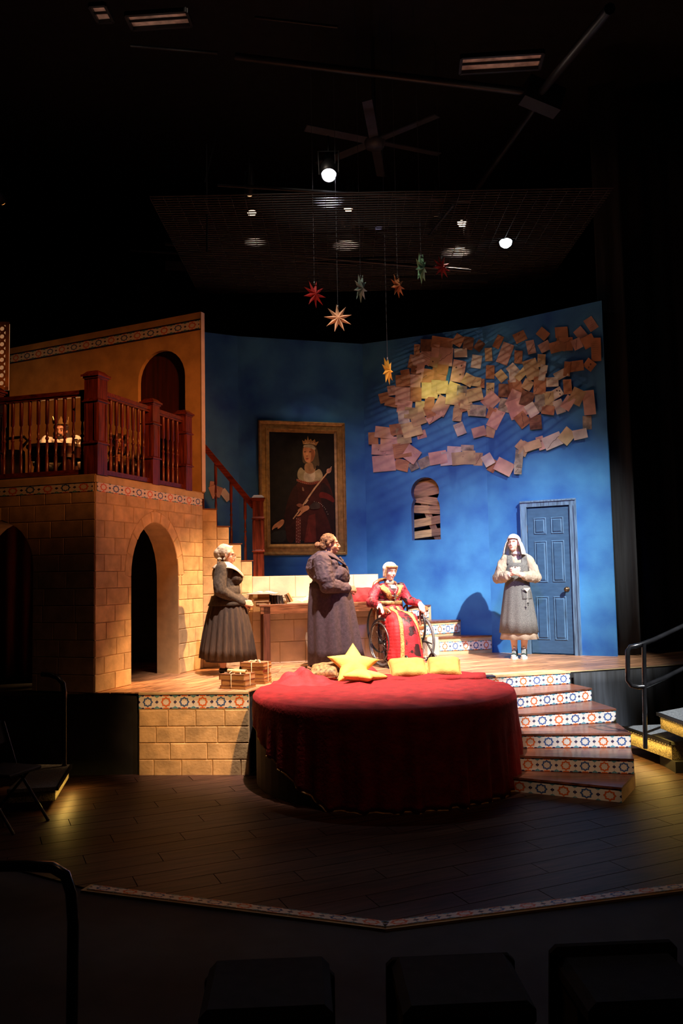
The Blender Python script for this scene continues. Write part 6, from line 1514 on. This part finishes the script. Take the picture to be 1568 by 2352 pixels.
def reg_main(x, y):
    if y > 985 and x < 965: return 'in the bottom left clump of papers'
    if y > 1010: return 'along the bottom row of papers' if x < 1185 else 'in the string rising to the right edge'
    if x > 1300 and y > 900: return 'at the right edge of the paper cloud'
    if x < 965:
        return ('at the top left of the cloud' if y < 855 else 'at the middle left of the cloud' if y < 925 else 'in the lower left of the cloud')
    if x < 1075: return ('in the upper middle of the paper cloud' if y < 860 else 'in the yellow-lit middle of the cloud' if y < 925 else 'under the yellow-lit middle of the cloud')
    if x < 1200: return ('in the top row left of the fold' if y < 855 else 'in the centre of the paper cloud' if y < 925 else 'in the lower centre of the paper cloud')
    return ('in the top right row of the paper cloud' if y < 840 else 'at the middle right of the paper cloud' if y < 905 else 'in the lower right of the dense papers')
build_papers(LIST, 840, 680, .3699, fr_main, reg_main, 'old letters and maps pasted over the blue wall')
build_papers(LIST2, 440, 940, .2551, lambda x: (fb0, 'l'), lambda x, y: 'of the papers by the stair rail', 'papers on the blue wall by the stair rail')
# ================================================================ PAPER STARS
def paper_star(px, py, Y, rp, col, cn, rot, lb, ztop, n=9, ri=.40):
    p = aty(px, py, Y); root = empty('paper_star', p, 0, lb, 'star', None)
    m = mat('star_paper_'+cn, col, .7, .08, 12)
    b = MB(); r = rp*Y/FPX; d = r*.22; rr = []
    for k in range(2*n):
        t = PI*k/n; q = r if k % 2 == 0 else r*ri; rr.append((q*math.sin(t), 0, q*math.cos(t)))
    for s in (-1, 1):
        b.add(rr+[(0, s*d, 0)], [((k, (k+1) % (2*n), 2*n) if s < 0 else ((k+1) % (2*n), k, 2*n)) for k in range(2*n)])
    o = b.build('star_body', m, root, rot=rot)
    h = ztop-p.z
    cd_ = MB(); cd_.tube([(0, 0, r*.75), (0, 0, h)], .003, 5); cd_.build('cord', mat('hanging_cord', (.10, .11, .13), .6, .1), root)
    MB().lathe([(.0001, -.02), (.008, -.016), (.008, .02), (.0001, .024)], 8, (0, 0, r*.80)).build('cord_clip', mat('clip_silver', (.5, .52, .55), .35, .1, metal=.7), root)
    return root
GZ = 6.5
for (px, py, Y, rp, c, cn, rot, lb) in (
    (722, 676, 10.2, 33, (.62, .03, .03), 'red', (0, R(12), R(38)), 'bright red paper star at the left end of the hanging group'),
    (776, 731, 10.0, 34, (.86, .50, .30), 'peach', (0, R(-5), R(6)), 'peach paper star hanging lowest and facing straight out'),
    (828, 662, 10.4, 34, (.36, .55, .50), 'teal', (R(8), R(6), R(62)), 'grey-green paper star turned sideways in the middle of the group'),
    (913, 657, 10.4, 29, (.82, .34, .14), 'orange', (0, R(10), R(50)), 'orange paper star between the two green ones'),
    (967, 616, 10.4, 37, (.30, .66, .42), 'green', (R(5), R(8), R(64)), 'mint green paper star hanging highest'),
    (1014, 614, 11.2, 29, (.30, .012, .012), 'dark_red', (0, R(20), R(35)), 'dark red paper star at the right end of the group'),
    (890, 851, 10.6, 34, (.88, .52, .05), 'yellow', (0, R(3), R(64)), 'yellow paper star turned edge-on in front of the blue wall')):
    paper_star(px, py, Y, rp, c, cn, rot, lb, 9.5)

# ================================================================ LIGHTING RIG
STEEL = mat('rig_steel', (.014, .014, .016), .45, .2, 8, metal=.4); WIRE = mat('grid_wire', (.042, .042, .045), .6, .1, 8, spec=.1)
def fixture(px, py, Y, rp, tgt, col, em, power, cone, lb, name='spotlight', lensc=None):
    p = atz(px, py, GZ+.5) if len(tgt) == 2 else aty(px, py, Y); Y = p.y; root = empty(name, p, 0, lb, 'lamp'); tgt = atz(tgt[0], tgt[1], 6.5) if len(tgt) == 2 else tgt; d = (Vector(tgt)-p).normalized(); r = 1.25*rp*Y/FPX
    q = d.to_track_quat('-Z', 'Y').to_matrix().to_4x4()
    b = MB(); b.lathe([(r*1.05, -.02), (r*1.25, .0), (r*1.25, .14), (r*.9, .22), (r*.8, .36), (.0001, .38)], 18, m=q, cap=False)
    b.build('housing', STEEL, root)
    b = MB(); b.lathe([(.0001, .03), (r, .02), (r, .012), (r*.9, -r*.35), (r*.6, -r*.75), (.0001, -r*.95)], 18, m=q); b.build('lens', mat('lens_%s_%d' % (name, int(px)), lensc or col, .3, 0, 1, emis=em), root)
    ax = q.to_3x3() @ Vector((1, 0, 0)); b = MB(); b.tube([ax*r*1.3, ax*r*1.4+Vector((0, 0, .3)), -ax*r*1.4+Vector((0, 0, .3)), -ax*r*1.3], .012, 6); b.tube([(0, 0, .3), (0, 0, .5)], .014, 6); b.build('yoke', STEEL, root)
    if power:
        l = bpy.data.lights.new(name+'_beam', 'SPOT'); l.energy = power; l.color = col; l.spot_size = R(cone); l.spot_blend = .35; l.shadow_soft_size = .015
        o = bpy.data.objects.new(name+'_beam', l); COL.objects.link(o); o.location = p+d*(r*.95+.03); o.rotation_euler = d.to_track_quat('-Z', 'Y').to_euler()
    return root
WH = (.92, .90, 1); WM = (1, .62, .30); WC = (.86, .96, 1)
fixture(755, 401, 10.5, 14, (755, 466), WH, 9, 85, 46, 'bright white square spotlight hanging highest of the lit lamps')
fixture(800, 477, 11.5, 9, (795, 566), (1, .75, .55), 3, 75, 50, 'warm glowing spotlight just right of the white lit grid patch')
fixture(578, 487, 11.4, 9, (586, 560), (1, .8, .6), 1.6, 30, 40, 'dimmer warm spotlight at the left end of the lit lamps')
fixture(573, 445, 10.6, 6, (-1.3, 11.4, 5.5), WM, .8, 0, 24, 'small amber lamp just above the leftmost spotlight')
fixture(787, 516, 11.6, 6, (.2, 12.8, 5.5), WM, .5, 0, 24, 'faint amber lamp above the warm lit grid patch')
fixture(813, 526, 11.6, 6, (.3, 12.9, 5.5), WM, .35, 0, 24, 'second faint amber lamp right above the warm lit grid patch')
fixture(1062, 511, 11.7, 10, (1050, 583), (1, .78, .6), 9, 75, 54, 'bright warm spotlight at the right of the rig')
fixture(1075, 543, 11.6, 6, (2, 13.0, 5.5), WM, .15, 0, 24, 'nearly dark lamp just below the bright warm spotlight')
fixture(1161, 556, 11.0, 12, (1.9, 9, 2.0), WC, 12, 0, 24, 'brilliant cool white spotlight at the far right of the rig')
fixture(2, 460, 10.6, 9, (-4.2, 12.4, 6.4), (1, .35, .08), 1.5, 60, 24, 'dim orange lamp cut by the left edge of the picture')
fixture(1001, 493, 11.2, 5, (1.4, 12, 5.5), WM, .25, 0, 24, 'tiny dim lamp left of the bright warm spotlight')
# wire grid walkway
g = MB(); x0, x1, y0, y1 = -2.2, 3.3, 9.5, 12.9
k = x0
while k < x1: g.box((k, (y0+y1)/2, GZ), (.006, y1-y0, .006)); k += .16
k = y0
while k < y1: g.box(((x0+x1)/2, k, GZ+.012), (x1-x0, .013, .013), (PI/4, 0, 0)); k += .065
gr = tag(g.build('wire_grid', WIRE), 'fine wire mesh walkway hanging under the stage lamps', 'grid', kind='stuff')
fx = empty('pipe_rig', (0, 0, 0), 0, 'dark steel pipes and beams of the lighting rig crossing above the stage', 'rig')
for (a, b_, r) in (((500, 425, 10.2), (1080, 462, 10.2), .024), ((380, 560, 11.5), (1080, 622, 11.5), .03), ((300, 575, 11.6), (820, 608, 11.6), .02), ((540, 130, 9.2), (1240, 215, 9.2), .045), ((1240, 215, 9.2), (1400, 20, 6.2), .045), ((1240, 230, 9.2), (1090, 440, 11.5), .04), ((585, 40, 9), (775, 62, 9), .018), ((300, 105, 9), (500, 122, 9), .02), ((475, 330, 10), (475, 580, 10), .012), ((985, 540, 10.5), (1040, 470, 9.6), .02), ((1136, 495, 11), (1142, 548, 11), .015), ((500, 300, 10.2), (470, 420, 10.2), .012)):
    MB().tube([aty(*a), aty(*b_)], r, 8).build('pipe', STEEL, fx)
bx = MB(); q0 = aty(380, 610, 12.3); q1 = aty(1120, 640, 12.3); bx.beam(q0, q1, .08, .12); bx.build('beam', BLACK, fx)
nd = aty(1245, 222, 9.2); bx = MB(); bx.box(nd, (.45, .2, .28), (0, .3, .2)); bx.build('junction_plate', STEEL, fx)
# ceiling hatches / vent panels
for (x, y, w_, h_, lb) in ((365, 45, 148, 34, 'pale ceiling vent panel at the top left'), (233, 30, 38, 38, 'small ceiling vent panel at the top left corner'), (1150, 143, 192, 40, 'pale ceiling vent panel at the top right with a cable across')):
    p = aty(x, y, 8.6); root = empty('vent_panel', p, R(-4), lb, 'vent'); s = 8.6/FPX
    fr2 = MB(); ww, hd = w_*s, h_*s*1.55
    fr2.box((0, -hd/2, 0), (ww, .03, .05)); fr2.box((0, hd/2, 0), (ww, .03, .05)); fr2.box((-ww/2, 0, 0), (.03, hd, .05)); fr2.box((ww/2, 0, 0), (.03, hd, .05)); fr2.build('frame', STEEL, root)
    VM = mat('vent_plate', (.50, .38, .32), .6, .3, 8)
    MB().box((0, 0, .02), (ww-.03, hd-.03, .01)).build('plate', VM, root)
    for k in range(1): MB().box((0, 0, .0), (ww-.03, .012, .02)).build('slat', STEEL, root)
    l = bpy.data.lights.new('vent_fill_light', 'POINT'); l.energy = 1.3; l.color = (1, .75, .62); l.shadow_soft_size = .1  # unseen light added below each vent to brighten its plate
    o = bpy.data.objects.new('vent_fill_light', l); COL.objects.link(o); o.location = p+Vector((0, 0, -.5))
# ceiling fan
fp = aty(860, 325, 11.0); fan = empty('ceiling_fan', fp, R(8), 'large dark six-bladed ceiling fan hanging above the rig', 'fan')
FM = mat('fan_grey', (.05, .05, .06), .5, .2, 6)
MB().lathe([(.0001, -.10), (.13, -.08), (.15, 0), (.12, .10), (.05, .12), (.0001, .12)], 18).build('motor_hub', FM, fan)
MB().tube([(0, 0, .1), (0, 0, 9.45-fp.z)], .03, 8).build('down_rod', FM, fan)
for k in range(6):
    t = k*PI/3+.25; MB().box((.55, 0, 0), (.92, .13, .015), (R(10), 0, 0)).build('blade', FM, fan, rot=(0, 0, t))
l = bpy.data.lights.new('fan_fill_light', 'SPOT'); l.energy = 2.5; l.color = (.7, .6, 1); l.spot_size = R(40); o = bpy.data.objects.new('fan_fill_light', l); COL.objects.link(o); o.location = (fp.x, fp.y-.5, fp.z-1.6); o.rotation_euler = (R(180), 0, 0)  # unseen uplight added so the fan shows; the fan has no lamp
